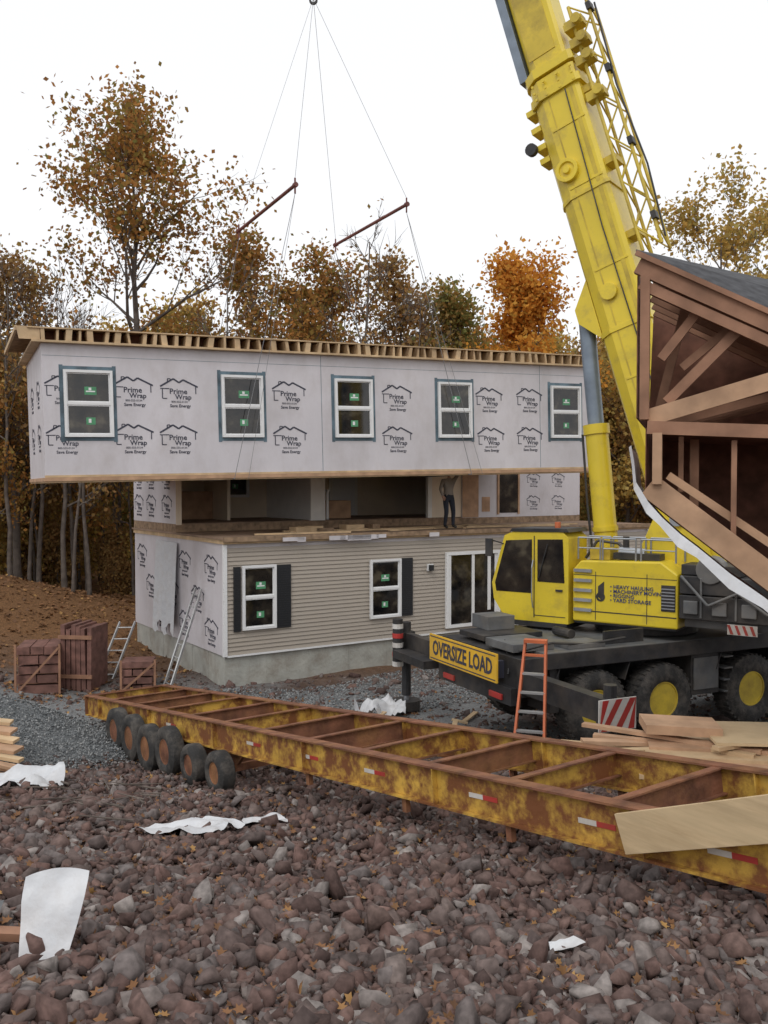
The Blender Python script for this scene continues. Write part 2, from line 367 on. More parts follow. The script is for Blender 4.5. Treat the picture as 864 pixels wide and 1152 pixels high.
# ------------------------------------------------------------------ house
house=root('modular_house',T((-3.9,21.5,0))@Matrix.Rotation(R(33.45),4,'Z'))
L=15.4; W=6.8; Z0=.77; ZD=3.67
mb=MB(); mb.box(.06,L-.06,.06,W-.06,-1.2,Z0)
for i in range(1,7): mb.box(.052,.058,i*1.1-.012,i*1.1+.012,-1,Z0-.03)
for i in range(1,13): mb.box(i*1.2-.012,i*1.2+.012,.052,.058,-1,Z0-.04)
mb.obj('foundation',['concrete'],house)
mb=MB(); mb.box(0.02,L-.02,.04,W-.02,Z0+.005,ZD-.16); mb.obj('lower_walls',['wrap'],house)
mb=MB(); rows=int((ZD-.2-Z0)/.105)
for i in range(rows):
    z=Z0+.02+i*.105
    mb.add([(0.09,-.012,z),(L-.1,-.012,z),(L-.1,.016,z+.105),(.09,.016,z+.105),(0.09,.022,z),(L-.1,.022,z)],[(0,1,2,3),(0,4,5,1)])
mb.obj('siding',['sidingm'],house)
mb=MB(); mb.box(-.012,.09,-.035,.035,Z0,ZD-.17,0); mb.box(L-.1,L,-.035,.035,Z0,ZD-.17,0); mb.box(.09,L-.1,-.02,.03,Z0-.03,Z0+.018,0)
window(mb,.48,1.40,1.38,2.97,-.01,tape=False); window(mb,4.2,5.2,1.36,2.95,-.01,tape=False)
for a,b_ in ((1.42,1.82),(.26,.44),(5.22,5.60)):
    mb.box(a,b_,-.05,-.01,1.36,2.95,4)
    for k in range(26): mb.box(a+.04,b_-.04,-.056,-.05,1.42+k*.057,1.45+k*.057,4)
x0,x1,z0,z1=6.75,8.75,.88,3.05
mb.box(x0,x0+.09,-.08,0,z0,z1,0);mb.box(x1-.09,x1,-.08,0,z0,z1,0);mb.box(x0+.09,x1-.09,-.08,0,z1-.09,z1,0);mb.box(x0+.09,x1-.09,-.08,0,z0,z0+.09,0)
for a,b_,yy in ((x0+.09,(x0+x1)/2+.03,-.06),((x0+x1)/2-.03,x1-.09,-.035)):
    mb.box(a,a+.09,yy,yy+.02,z0+.09,z1-.09,0);mb.box(b_-.09,b_,yy,yy+.02,z0+.09,z1-.09,0)
mb.box(x0+.18,x1-.1,-.028,-.02,z0+.09,z1-.09,1)
mb.box(8.3,8.42,-.034,-.029,1.3,2.9,0)
window(mb,10.2,11.2,1.36,2.95,-.01,tape=False); window(mb,12.8,13.8,1.36,2.95,-.01,tape=False)
mb.box(6.1,6.3,-.06,-.01,2.55,2.75,0); mb.box(6.14,6.26,-.14,-.06,2.56,2.72,4)
mb.obj('lower_openings',WM,house)
mb=MB(); mb.box(-.06,L+.06,-.14,W+.03,ZD-.05,ZD,0); mb.box(-.02,L,-.07,3.2,ZD-.155,ZD-.052,1); mb.box(-.02,L,3.2,W,ZD-.155,ZD-.052,1)
mb.box(-.06,L+.06,-.17,-.142,ZD-.10,ZD+.02,2)
for i in range(12): mb.beam((random.uniform(1,13),random.uniform(.3,2.4),ZD+.03),(random.uniform(1,13),random.uniform(.3,2.4),ZD+.03),.09,.045,1)
for i in range(6): 
    xx=random.uniform(1,7); mb.box(xx,xx+random.uniform(.2,.6),1.2,1.6,ZD+.002,ZD+random.uniform(.06,.18),random.choice((0,1,2)))
mb.obj('deck',['deckply','pine','osb'],house)
mb=MB()
for i in range(9):
    xx=random.uniform(.3,9.5); w_=random.uniform(.1,.9); mb.box(xx,xx+w_,-.178,-.173,ZD-.11-random.uniform(0,.06),ZD-.03,0)
mb.obj('rim_remnants',['wrap'],house)
for (yy,zz) in ((.8,2.85),(2.6,2.85),(4.4,2.85),(6.1,2.85),(1.7,2.0),(3.5,2.0),(5.3,2.0),(.8,1.25),(2.6,1.25),(4.4,1.25)):
    mesh_inst('wrap_logo',LOGO,T((.016,yy,zz))@LEFT@Matrix.Scale(.95,4),house)
mb=MB(); y0=3.2; zt=6.6
mb.box(0,L,y0,W,ZD+.003,ZD+.22,0)
mb.box(0,.12,y0,W,ZD+.222,zt,1)
mb.box(L-.12,L,y0,W,ZD+.222,zt,1)
mb.box(.12,L-.12,W-.12,W,ZD+.222,zt,1)
mb.box(.0,L,y0,W,zt+.002,zt+.25,0)
mb.box(.125,L-.125,W-.14,W-.123,ZD+.225,zt-.005,2)
mb.box(.12,L-.12,y0+.02,W-.14,zt-.15,zt-.02,3)
mb.box(.12,L-.12,y0+.05,W-.14,ZD+.223,ZD+.235,4)
mb.box(.125,.14,y0+.05,W-.14,ZD+.24,zt-.16,2)
mb.obj('upper_rear_shell',['osb','wrap','drywall','drywall2','deckply'],house)
mb=MB()
mb.box(0,.16,y0-.015,y0-.002,ZD+.2,zt,0)
mb.box(4.18,4.67,y0,y0+.12,ZD+.236,zt-.16,1)
mb.box(4.40,4.50,y0+.121,W-.15,ZD+.236,zt-.16,1)
mb.box(8.50,8.66,y0,y0+.12,ZD+.236,zt-.16,1)
mb.box(9.91,L-.13,y0-.01,y0+.11,ZD+.21,zt-.01,2)
mb.box(2.2,2.3,y0+1.6,W-.15,ZD+.236,zt-.16,0)
mb.box(.13,4.18,y0+.02,y0+.1,5.95,zt-.16,0); mb.box(4.67,8.49,y0+.02,y0+.1,6.1,zt-.16,0)
mb.box(8.67,9.90,y0+.03,y0+.1,ZD+.24,zt-.16,0)  # added pale panel closing the dark doorway, so the worker stands out
mb.box(9.91,10.6,y0-.022,y0-.012,ZD+.22,zt-.02,3)
mb.box(6.9,7.8,W-.20,W-.15,ZD+.24,ZD+2.35,4); mb.box(6.78,6.9,W-.19,W-.15,ZD+.24,ZD+2.42,1); mb.box(7.8,7.92,W-.19,W-.15,ZD+.24,ZD+2.42,1)
mb.box(1.2,2.19,W-.9,W-.16,ZD+.24,ZD+1.1,3); mb.box(5.3,6.3,y0+1.2,y0+1.9,ZD+.24,ZD+.8,3)
for i in range(7): mb.box(5.0+i*.0,5.08,y0+.5+i*.3,y0+.54+i*.3,ZD+.24,ZD+1.1,4)
mb.box(5.0,5.08,y0+.45,y0+2.4,ZD+1.1,ZD+1.16,4)
mb.box(11.5,12.35,y0-.03,y0-.011,ZD+.35,ZD+2.4,5)
for a,b_ in ((11.42,11.5),(12.35,12.43)): mb.box(a,b_,y0-.05,y0-.011,ZD+.3,ZD+2.48,3)
mb.box(10.75,11.1,y0-.02,y0-.011,ZD+.4,ZD+.9,3)
mb.obj('upper_rear_partitions',['drywall','drywall2','wrap','treated2','white','glass'],house)
mb=MB(); window(mb,2.75,3.75,ZD+.9,ZD+2.2,W-.141,tape=False); mb.obj('upper_rear_window',WM,house)
for zz in (4.35,5.15):
    for yy in (3.9,5.2,6.3): mesh_inst('wrap_logo',LOGO,T((-.004,yy,zz))@LEFT@Matrix.Scale(.9,4),house)
    for xx in (13.1,14.3): mesh_inst('wrap_logo',LOGO,T((xx,y0-.013,zz))@FRONT@Matrix.Scale(.7,4),house)
mb=MB(); 
for i in range(14):
    yy=3.0+i*.12; yb=yy+.12
    dx=lambda k:-.05-.05*math.sin(k*2.1)
    mb.add([(dx(i),yy,3.4),(dx(i+1),yb,3.4),(dx(i+1)-.12,yb,1.0+.2*math.sin(i)),(dx(i)-.12,yy,1.0+.2*math.sin(i-1))],[(0,1,2,3)])
mb.obj('loose_wrap',['plastic'],house,smooth=True)

# ------------------------------------------------------------------ lifted module
LM=T((-7.50,19.7,5.11))@Matrix.Rotation(R(26),4,'Z')@Matrix.Rotation(R(-1.30),4,'Y')
lift=root('lifted_house_module',LM)
LL=15.13; LW=4.0
mb=MB(); mb.box(0,LL,0,LW,0,2.97); mb.obj('module_walls',['wrap'],lift)
mb=MB(); mb.box(-.03,LL+.03,-.035,LW+.03,-.085,-.003,0); mb.box(-.01,LL+.01,-.012,-.002,.0,.05,1)
mb.box(0.0,LL,.0,LW,-.12,-.088,1)
mb.obj('module_rim',['treated2','pine'],lift)
mb=MB()
for xx in (6.62,13.35): mb.box(xx,xx+.012,-.003,-.001,.06,2.96,0)
mb.box(0.01,LL-.01,-.003,-.001,2.70,2.708,0)
mb.obj('wrap_seams',['tape'],lift)
mb=MB(); mb.box(-.2,LL+.12,-.16,LW+.15,2.973,3.02,0)
mb.box(-.05,LL+.05,.42,.46,3.021,3.30,1); mb.box(-.05,LL+.05,3.6,3.64,3.021,3.30,1)
xx=0.0
while xx<LL:
    w=random.choice((.05,.08,.13)); e=random.uniform(-.01,.05); tl=random.uniform(-.04,.04)
    mb.prism([(xx,-.13+e,3.022),(xx+w,-.13+e,3.022),(xx+w+tl,-.13+e,3.27),(xx+tl,-.13+e,3.27)],(0,LW+.2,0),0); xx+=w+random.uniform(.12,.27)
mb.box(-.5,LL+.15,-.02,LW+.12,3.305,3.325,2)
mb.box(-.28,LL+.1,-.14,-.05,3.275,3.303,0)
mb.prism([(-.45,-.1,3.03),(-.02,-.1,3.03),(-.02,-.1,3.30),(-.5,-.1,3.30)],(0,.04,0),0)
mb.beam((-.5,-.05,3.27),(-.5,LW+.1,3.27),.05,.10,0)
for i in range(7):
    xx=random.uniform(0,14); mb.beam((xx,random.uniform(.1,.6),3.35),(xx+random.uniform(.5,1.6),random.uniform(.1,.6),3.37),.09,.04,0)
mb.obj('top_joists',['pine','dark_osb','osb'],lift)
mb=MB()
for a,b_ in ((.44,1.5),(4.03,5.07),(6.98,8.04),(10.0,11.05),(13.72,14.78)): window(mb,a,b_,.90,2.40,-.001)
mb.obj('module_windows',WM,lift)
for xx in (1.95,3.0,5.78,8.75,11.66,13.02):
    for zz in (1.93,.83):
        mesh_inst('wrap_logo',LOGO,T((xx+random.uniform(-.03,.03),-.004,zz+random.uniform(-.02,.02)))@FRONT@Matrix.Scale(.96,4),lift)
for xx,zz in ((.46,1.93),(.46,.83)): mesh_inst('wrap_logo',LOGO,T((xx,-.003,zz))@FRONT@Matrix.Scale(.9,4),lift)
for zz in (1.9,.9):
    for yy in (1.0,2.6): mesh_inst('wrap_logo',LOGO,T((-.004,yy,zz))@LEFT@Matrix.Scale(.9,4),lift)

# ------------------------------------------------------------------ rigging
rig=root('lifting_rigging')
hook=Vector((-1.8,23,17.35))
n1_=Vector((-2.18,22,12.3)); f1_=Vector((-3.97,24.5,11.9)); n2_=Vector((.59,23.5,12.3)); f2_=Vector((-1.46,27,12.2))
mb=MB()
for a,b_ in ((n1_,f1_),(n2_,f2_)):
    mb.cyl(a,b_,.045,n=10,mi=0)
    for e,o in ((a,b_),(b_,a)):
        dd=(e-o).normalized(); mb.cyl(e-dd*.03,e+dd*.06,.065,n=10,mi=0); mb.beam(e+Vector((0,0,-.2)),e+Vector((0,0,.17)),.04,.07,0)
        mb.cyl(e+Vector((0,0,.17)),hook,.005,n=4,mi=1)
mb.obj('spreader_bars',['barred','cable'],rig)
mb=MB()
for e,lo in ((n1_,(4.26,-.17,-.10)),(n2_,(10.93,-.17,-.10)),(f1_,(4.26,LW+.17,-.10)),(f2_,(10.93,LW+.17,-.10))):
    q=LM@Vector(lo); q2=LM@Vector((lo[0]+.35,lo[1],lo[2])); mb.cyl(e+Vector((0,0,-.2)),q,.008,n=5,mi=0); mb.cyl(e+Vector((0,0,-.2)),q2,.005,n=4,mi=0)
    q3=LM@Vector((lo[0],LW/2,-.14)); mb.cyl(q,q3,.015,n=5,mi=0)
mb.obj('slings',['cable'],rig)
mb=MB(); mb.cyl(hook+Vector((0,0,.0)),hook+Vector((0,0,.25)),.05,n=8,mi=0)
mb.lathe(hook+Vector((-.12,0,.75)),(1,0,0),[(.1,0),(.38,.02),(.38,.22),(.1,.24)],20,1)
mb.lathe(hook+Vector((0,0,-.05)),(0,1,0),[(.06,-.03),(.11,-.03),(.11,.03),(.06,.03)],14,0,closed=True)
for dx in (-.12,.12): mb.cyl(hook+Vector((dx,0,1.0)),Vector((-1.8+dx,23,34.0)),.012,n=5,mi=2)
mb.obj('hook_block',['black','steel','cable'],rig)

# ------------------------------------------------------------------ person on deck
def person():
    J=[(0,0,.98,.135,.10),
       (0,0,1.15,.125,.10),(0,.0,1.36,.165,.105),(0,0,1.47,.08,.07),(0,-.01,1.56,.055,.055),
       (.19,0,1.42,.065,.065),(.30,-.05,1.62,.05,.05),(.36,-.16,1.84,.036,.036),
       (-.19,0,1.42,.065,.065),(-.27,.0,1.16,.05,.05),(-.27,-.16,.96,.036,.036),
       (.10,0,.90,.10,.10),(.15,-.03,.50,.07,.07),(.17,.03,.09,.048,.05),(.19,-.15,.045,.045,.04),
       (-.10,0,.90,.10,.10),(-.13,-.12,.52,.07,.07),(-.12,.0,.09,.048,.05),(-.13,-.18,.045,.045,.04)]
    E=[(0,1),(1,2),(2,3),(3,4),(2,5),(5,6),(6,7),(2,8),(8,9),(9,10),(0,11),(11,12),(12,13),(13,14),(0,15),(15,16),(16,17),(17,18)]
    me=bpy.data.meshes.new('b'); me.from_pydata([j[:3] for j in J],E,[]); o=bpy.data.objects.new('b',me); COL.objects.link(o)
    o.modifiers.new('s','SKIN'); sv=me.skin_vertices[0].data
    for i,j in enumerate(J): sv[i].radius=(j[3],j[4]); sv[i].use_root=(i==0)
    s=o.modifiers.new('ss','SUBSURF'); s.levels=2
    dg=bpy.context.evaluated_depsgraph_get(); bme=bpy.data.meshes.new_from_object(o.evaluated_get(dg)); bpy.data.objects.remove(o)
    bme.name='body'
    for k in ('denim','shirt','skin','rubber'): bme.materials.append(M[k])
    for p in bme.polygons:
        c=p.center; p.use_smooth=True
        if c.z<.12: p.material_index=3
        elif c.z<1.0 and abs(c.x)<.235: p.material_index=0
        elif c.z>1.5 and abs(c.x)<.1: p.material_index=2
        else: p.material_index=1
    pr=root('construction_worker',T((1.90,26.2,ZD+.005))@Matrix.Rotation(R(25),4,'Z'))
    link('body',bme,pr)
    bm=bmesh.new(); bmesh.ops.create_uvsphere(bm,u_segments=20,v_segments=14,radius=1)
    for v in bm.verts:
        x_,y_,z_=v.co; w=.075*(1-.18*max(0,-z_)); v.co=(x_*w,y_*.095*(1-.12*max(0,-z_)),z_*.118)
        if y_<-.85 and abs(x_)<.25 and -.3<z_<.15: v.co.y-=.02
        v.co+=Vector((0,-.015,1.68))
    hm=bpy.data.meshes.new('head'); bm.to_mesh(hm); bm.free(); hm.materials.append(M['skin']); hm.materials.append(M['helmet'])
    for p in hm.polygons:
        p.use_smooth=True
        if p.center.z>1.71 or (p.center.y>.01 and p.center.z>1.64): p.material_index=1
    link('head',hm,pr)
    mb=MB()
    for sx in (-1,1):
        mb.cyl((sx*.028,-.107,1.69),(sx*.028,-.113,1.69),.01,n=8,mi=1); mb.cyl((sx*.07,.0,1.675),(sx*.084,.005,1.675),.022,n=8,mi=0)
    mb.beam((-.025,-.103,1.625),(.025,-.103,1.625),.012,.008,1)
    for (w,d,side) in ((Vector((.36,-.16,1.84)),Vector((.15,-.4,.9)).normalized(),Vector((1,0,0))),(Vector((-.27,-.16,.96)),Vector((0,-.65,-.75)).normalized(),Vector((1,0,0)))):
        up=d.cross(side).normalized(); mb.beam(w-d*.01,w+d*.09,.08,.03,0,up=up)
        for i,ln in enumerate((.062,.075,.07,.055)):
            b0=w+d*.085+side*(-.03+i*.02); k1=b0+d*ln*.55; k2=k1+(d*.6+up*-.7).normalized()*ln*.5
            mb.cyl(b0,k1,.0095,.009,6,0); mb.cyl(k1,k2,.009,.007,6,0)
        t0=w+d*.03+side*.035; t1=t0+(d+side*.9).normalized()*.04; mb.cyl(t0,t1,.012,.01,6,0); mb.cyl(t1,t1+d*.03,.01,.008,6,0)
    mb.obj('face_and_hands',['skin','ink'],pr)
person()

# ------------------------------------------------------------------ crane
CM=T((2.2,14.8,0))@Matrix.Rotation(R(25),4,'Z')
crane=root('mobile_crane',CM)
def wheel(mb,c,ax,r,w,mt=0,mr=1,n=28,hub=None):
    c=Vector(c);ax=Vector(ax)
    mb.lathe(c,ax,[(r*.50,-w*.42),(r*.56,-w*.5),(r*.86,-w*.5),(r*.97,-w*.40),(r,-w*.2),(r,w*.2),(r*.97,w*.40),(r*.86,w*.5),(r*.70,w*.53),(r*.56,w*.5),(r*.50,w*.42)],n,mt,closed=True)
    mb.lathe(c,ax,[(r*.51,-w*.38),(r*.52,w*.42),(r*.47,w*.42),(r*.42,w*.2),(r*.30,w*.08),(r*.24,w*.28),(r*.16,w*.36),(r*.02,w*.37)],n,mr)
    mb.lathe(c,ax,[(r*.51,w*.38),(r*.52,-w*.42),(r*.47,-w*.42),(r*.42,-w*.22),(r*.02,-w*.2)],n,mr)
    a=ax.cross(Vector((0,0,1))).normalized(); b2=ax.cross(a)
    for i in range(10):
        t=i*math.pi/5; q=c+(a*math.cos(t)+b2*math.sin(t))*r*.35
        mb.cyl(q+ax*w*.08,q+ax*w*.22,r*.03,n=6,mi=2)
    if r>.5:
        for i in range(36):
            t=i*math.pi/18; rd_=(a*math.cos(t)+b2*math.sin(t)); tn=rd_.cross(ax)
            mb.beam(c+rd_*r*.99-ax*w*.42,c+rd_*r*.99+ax*w*.42,.05,.03,mt,up=rd_)
mb=MB()
mb.box(.65,13.0,.8,1.95,.95,1.72,0)
mb.box(.62,11.4,.02,2.73,1.95,2.06,1)
mb.box(.62,11.4,0,.018,1.78,2.05,0); mb.box(.62,11.4,2.732,2.75,1.78,2.05,0)
mb.box(.1,.6,.0,2.75,1.35,2.0,0); mb.box(-.02,.098,.1,2.65,1.2,1.5,0)
mb.box(-.06,-.022,.35,.75,1.26,1.36,3); mb.box(-.06,-.022,2.0,2.4,1.26,1.36,3)
for a,b_ in ((.75,.95),(3.95,4.65),(6.2,6.35),(7.9,8.7)):
    mb.box(a,b_,.08,.75,1.0,1.76,0)
mb.box(4.0,4.6,.05,.079,1.1,1.70,1)
for s in (1.72,3.25,5.45,7.1,9.6):
    mb.box(s-.78,s+.78,.03,.7,1.765,1.778,0); mb.beam((s-.78,.35,1.77),(s-.9,.35,1.45),.62,.02,0,up=(1,0,0))
    mb.cyl((s,.3,1.0),(s,2.45,1.0),.11,n=10,mi=0)
for i in range(4): mb.box(4.72,4.95,.02,.3,1.0+i*.22,1.03+i*.22,1)
mb.box(.15,1.0,.3,1.2,2.061,2.2,1); mb.box(.3,1.6,1.5,2.4,2.061,2.16,0); mb.box(1.2,2.0,.15,.7,2.061,2.14,1)
mb.box(.7,1.3,2.0,2.6,2.161,2.42,1); mb.cyl((1.9,1.0,2.16),(1.9,1.5,2.16),.09,n=12,mi=0); mb.box(2.1,3.0,.3,.36,2.061,2.3,0)
mb.path([(.2,.2,2.1),(.8,.1,2.22),(1.6,.2,2.12),(2.4,.1,2.2)],.025,6,0)
mb.path([(.3,.8,2.2),(.2,.5,1.9),(.05,.3,1.7)],.02,6,0)
mb.path([(5.5,.1,2.1),(6.1,.05,2.25),(7,.12,2.12)],.03,6,0)
mb.obj('carrier_frame',['black','greydeck','yellow','red'],crane,bevel=.012)
mb=MB()
for s in (1.72,3.25,5.45,7.1,9.6):
    wheel(mb,(s,.20,1.0),(0,-1,0),.67,.42); wheel(mb,(s,2.55,1.0),(0,1,0),.67,.42)
mb.obj('wheels',['rubber','yellow2','steel'],crane,smooth=True)
mb=MB()
def stripes(mb,x0,x1,y,z0,z1):
    mb.box(x0,x1,y,y+.02,z0,z1,3)
    w=(x1-x0)/3.
    for i in range(-1,3):
        xa=x0+i*w*1.1+.03; pts=[(xa,z0+.01),(xa+w*.5,z0+.01),(xa+w*.5+(z1-z0)*.6,z1-.01),(xa+(z1-z0)*.6,z1-.01)]
        pts=[(min(max(p[0],x0+.005),x1-.005),p[1]) for p in pts]
        if pts[0][0]<pts[1][0] or pts[3][0]<pts[2][0]:
            mb.prism([(p[0],y-.004,p[1]) for p in pts],(0,.003,0),2)
for xa in (.14,9.9):
    mb.box(xa,xa+.22,-2.0,0,1.42,1.78,0); mb.box(xa+.03,xa+.19,2.75,4.5,1.42,1.78,0)
    for yy in (-2.12,4.6):
        mb.cyl((xa+.11,yy,.42),(xa+.11,yy,2.0),.10,n=12,mi=1); mb.cyl((xa+.11,yy,.25),(xa+.11,yy,.5),.06,n=10,mi=4)
        gz=.42; mb.cyl((xa+.11,yy,gz-.3),(xa+.11,yy,gz-.1),.3,n=16,mi=0)
        mb.box(xa-.05,xa+.27,yy-.11 if yy<0 else yy-.1,yy+.12,1.40,1.80,0)
stripes(mb,-.06,.62,-2.26,1.35,1.82)
mb.cyl((-.03,4.45,1.1),(-.03,4.45,2.1),.11,n=12,mi=0)
for i in range(5): mb.cyl((-.03,4.45,1.1+i*.2),(-.03,4.45,1.2+i*.2),.118,n=12,mi=2 if i%2 else 3)
mb.box(-.22,.14,2.9,4.3,1.32,1.48,0)
mb.obj('outriggers',['black','black','red','refl','steel'],crane,bevel=.008)
sg=MB(); sg.box(-.16,-.13,.33,2.76,1.56,2.06,0); sg.box(-.164,-.161,.37,2.72,1.59,1.61,1); sg.box(-.164,-.161,.37,2.72,2.01,2.03,1)
sg.box(-.129,.099,.5,.6,1.6,1.9,1); sg.box(-.129,.099,2.4,2.5,1.6,1.9,1)
so=sg.obj('oversize_load_panel',['signy','ink'],crane)
mesh_inst('sign_lettering',text_mesh('OVERSIZE LOAD',.34,.008),T((-.166,1.545,1.80))@LEFT@Matrix.Scale(.86,4,(1,0,0))@Matrix.Scale(1.15,4,(0,1,0)),crane,'ink')
mb=MB(); mb.box(11.5,13.4,.05,2.7,1.1,3.0,0); mb.box(11.9,12.9,.03,.049,2.1,2.85,1); mb.box(13.401,13.42,.3,2.45,2.0,2.85,1); mb.box(11.6,13.5,.0,2.75,.8,1.099,2)
mb.obj('driving_cab',['yellow','glass','black'],crane,bevel=.03)
# superstructure
sup=root('superstructure',CM.inverted()@(T((5.24,17.73,0))@Matrix.Rotation(math.atan2(.581,-.814),4,'Z')),crane)
mb=MB(); mb.cyl((0,0,2.07),(0,0,2.3),1.0,n=32,mi=1)
mb.box(-1.0,1.02,-1.2,1.22,2.25,2.42,1)
mb.prism([(-1.02,1.25,2.3),(1.02,1.25,2.3),(1.02,1.25,3.3),(.86,1.25,3.48),(-.7,1.25,3.52),(-1.02,1.25,3.3)],(0,-.75,0),0)
mb.prism([(-1.02,-.6,2.4),(1.3,-.6,2.4),(1.3,-.6,3.2),(.9,-.6,3.5),(-1.02,-.6,3.5)],(0,-.65,0),0)
mb.box(-1.0,.95,-.6,.5,2.43,3.0,1)
mb.obj('engine_house',['yellow','black'],sup,bevel=.03)
mb=MB()
for xx in (-.45,.55): mb.box(xx-.006,xx+.006,1.25,1.256,2.35,3.28,1)
mb.box(-1.0,1.0,1.25,1.257,2.50,2.52,1); mb.box(-1.0,1.0,1.25,1.257,3.2,3.21,1)
for i in range(5): mb.box(.62,.98,1.255,1.30,2.5+i*.19,2.56+i*.19,2)
mb.box(-.98,-.72,1.252,1.265,2.62,3.1,1)
for i in range(7): mb.box(-.97,-.73,1.266,1.28,2.66+i*.06,2.68+i*.06,2)
mb.prism([(.50,1.252,3.0),(.38,1.252,3.10),(.38,1.252,2.84),(.43,1.252,2.74),(.50,1.252,2.80)],(0,.005,0),1)
mb.lathe((.45,1.254,2.80),(0,1,0),[(.05,0),(.09,0),(.09,.006),(.05,.006)],16,1,closed=True)
for xa,xb in ((-.95,-.3),(-.2,.45),(.5,.95)):
    mb.path([(xa,1.15,3.5),(xa,1.15,3.92),(xb,1.15,3.92),(xb,1.15,3.5)],.018,6,2); mb.path([(xa,1.15,3.72),(xb,1.15,3.72)],.014,6,2)
    mb.path([(xa,.6,3.5),(xa,.6,3.92),(xb,.6,3.92),(xb,.6,3.5)],.018,6,2)
mb.box(-.6,.3,.7,1.0,3.52,3.64,1); mb.cyl((.1,.85,3.52),(.1,.85,3.95),.06,n=10,mi=1)
mb.box(.35,.75,.65,1.05,3.5,3.72,0); mb.cyl((-.3,.9,3.64),(.2,.9,3.66),.09,n=12,mi=2)
mb.path([(.9,.9,3.5),(.7,.8,3.85),(.3,.7,3.8),(.0,.75,3.55)],.03,6,1)
mb.obj('house_details',['yellow2','black','steel'],sup)
tx='\n'.join(['• HEAVY HAULING','• MACHINERY MOVING','• RIGGING','• YARD STORAGE'])
BACK=Matrix.Rotation(R(180),4,'Z')@FRONT
tm=text_mesh(tx,.10,.001,align='LEFT'); mesh_inst('company_lettering',tm,T((.26,1.262,2.88))@BACK,sup,'bluetxt')
mb=MB(); mb.box(-3.15,-1.06,-1.3,1.3,2.52,2.95,0); mb.box(-3.1,-1.06,-1.28,1.28,2.97,3.3,0); mb.box(-2.1,-1.06,-.6,1.2,3.31,3.5,0)
mb.cyl((-1.6,1.0,3.42),(-1.6,1.32,3.42),.25,n=20,mi=1); mb.cyl((-2.2,-.6,3.5),(-2.2,.6,3.5),.30,n=20,mi=1)
for xx in (-2.7,-2.05,-1.45): mb.box(xx-.02,xx+.02,1.3,1.33,2.55,3.28,1)
for k in range(3): mb.box(-1.4-.5*k,-1.15-.5*k,1.301,1.36,2.62,2.86,1)
mb.path([(-1.1,1.34,3.3),(-1.6,1.42,2.8),(-2.1,1.4,3.05),(-2.6,1.38,2.7)],.03,6,1)
mb.box(-3.0,-1.1,-1.1,1.1,2.35,2.51,1)
mb.obj('counterweight',['black','greydeck'],sup,bevel=.02)
mb=MB(); mb.box(-2.42,-1.92,1.34,1.36,2.32,2.5,1)
for i in range(4): mb.prism([(-2.40+i*.125,1.362,2.33),(-2.35+i*.125,1.362,2.33),(-2.29+i*.125,1.362,2.49),(-2.34+i*.125,1.362,2.49)],(0,.003,0),0)
mb.obj('warning_plate',['red','refl'],sup)
mb=MB()
prof=[(1.08,2.22),(2.45,2.22),(2.72,2.62),(2.76,2.95),(2.48,3.92),(2.3,4.0),(1.2,4.02),(1.08,3.9)]
mb.prism([(p[0],.42,p[1]) for p in prof],(0,.9,0),0)
mb.prism([(1.06,.40,4.021),(2.36,.40,4.001),(2.30,.40,4.07),(1.12,.40,4.09)],(0,.94,0),3)
yo=1.322
def pane(pts,mi=1,th=.006): mb.prism([(p[0],yo,p[1]) for p in pts],(0,th,0),mi)
pane([(1.16,3.02),(1.74,3.02),(1.74,3.86),(1.2,3.88)])
pane([(1.86,2.78),(2.66,2.78),(2.69,2.95),(2.44,3.82),(1.86,3.86)])
mb.prism([(1.80,yo,2.3),(1.82,yo,2.3),(1.82,yo,3.93),(1.80,yo,3.93)],(0,.008,0),3)
mb.box(1.14,1.8,yo,yo+.007,2.34,2.355,3); mb.box(1.2,1.34,yo+.001,yo+.03,2.85,2.89,3)
mb.add([(2.49,.5,3.9),(2.49,1.25,3.9),(2.775,1.25,2.97),(2.775,.5,2.97)],[(0,1,2,3)],1)
mb.path([(1.82,yo+.04,2.5),(1.82,yo+.09,2.7),(1.82,yo+.09,3.3),(1.82,yo+.04,3.45)],.014,6,2)
mb.path([(2.5,yo,3.75),(2.7,yo+.25,3.85)],.014,6,3); mb.box(2.62,2.78,yo+.22,yo+.26,3.5,3.86,3)
mb.cyl((1.5,.9,4.08),(1.5,.9,4.2),.06,n=10,mi=4)
mb.box(1.1,2.5,.4,1.34,2.12,2.219,3); mb.beam((1.5,yo+.05,3.78),(1.7,yo+.03,3.1),.02,.02,3)
mb.obj('operator_cab',['yellow','glass','steel','black','orange'],sup,bevel=.02)
# boom
BA=math.atan2(10.1,32.7)
boom=root('boom',T((-.8,0,4.3))@Matrix.Rotation(BA,4,'Y'),sup)
mb=MB()
def section(hx,hy,z0,z1,mi):
    pts=[(-hx,-hy*.9),(-hx,hy*.9),(-hx*.86,hy),(hx*.45,hy),(hx*.85,hy*.62),(hx,hy*.2),(hx,-hy*.2),(hx*.85,-hy*.62),(hx*.45,-hy),(-hx*.86,-hy)]
    mb.prism([(p[0],p[1],z0) for p in pts],(0,0,z1-z0),mi)
section(.56,.43,-1.0,9.5,0); section(.47,.36,9.5,20,0); section(.42,.32,20,27,0); section(.35,.27,27,31,0)
section(.63,.49,9.05,9.22,0); section(.61,.47,9.55,9.75,0); section(.59,.455,3.9,4.0,0); section(.59,.455,6.8,6.88,0)
mb.box(-.6,.6,-.5,.5,30.6,31.4,1)
for yy in (.432,-.438): mb.box(-.42,-.34,yy,yy+.008,-.5,9.0,2)
mb.box(.1,.13,.431,.438,.4,9.0,2)
for z in (1.2,2.9,5.2,7.0,8.3): mb.box(-.50,.22,.432,.445,z,z+.05,0)
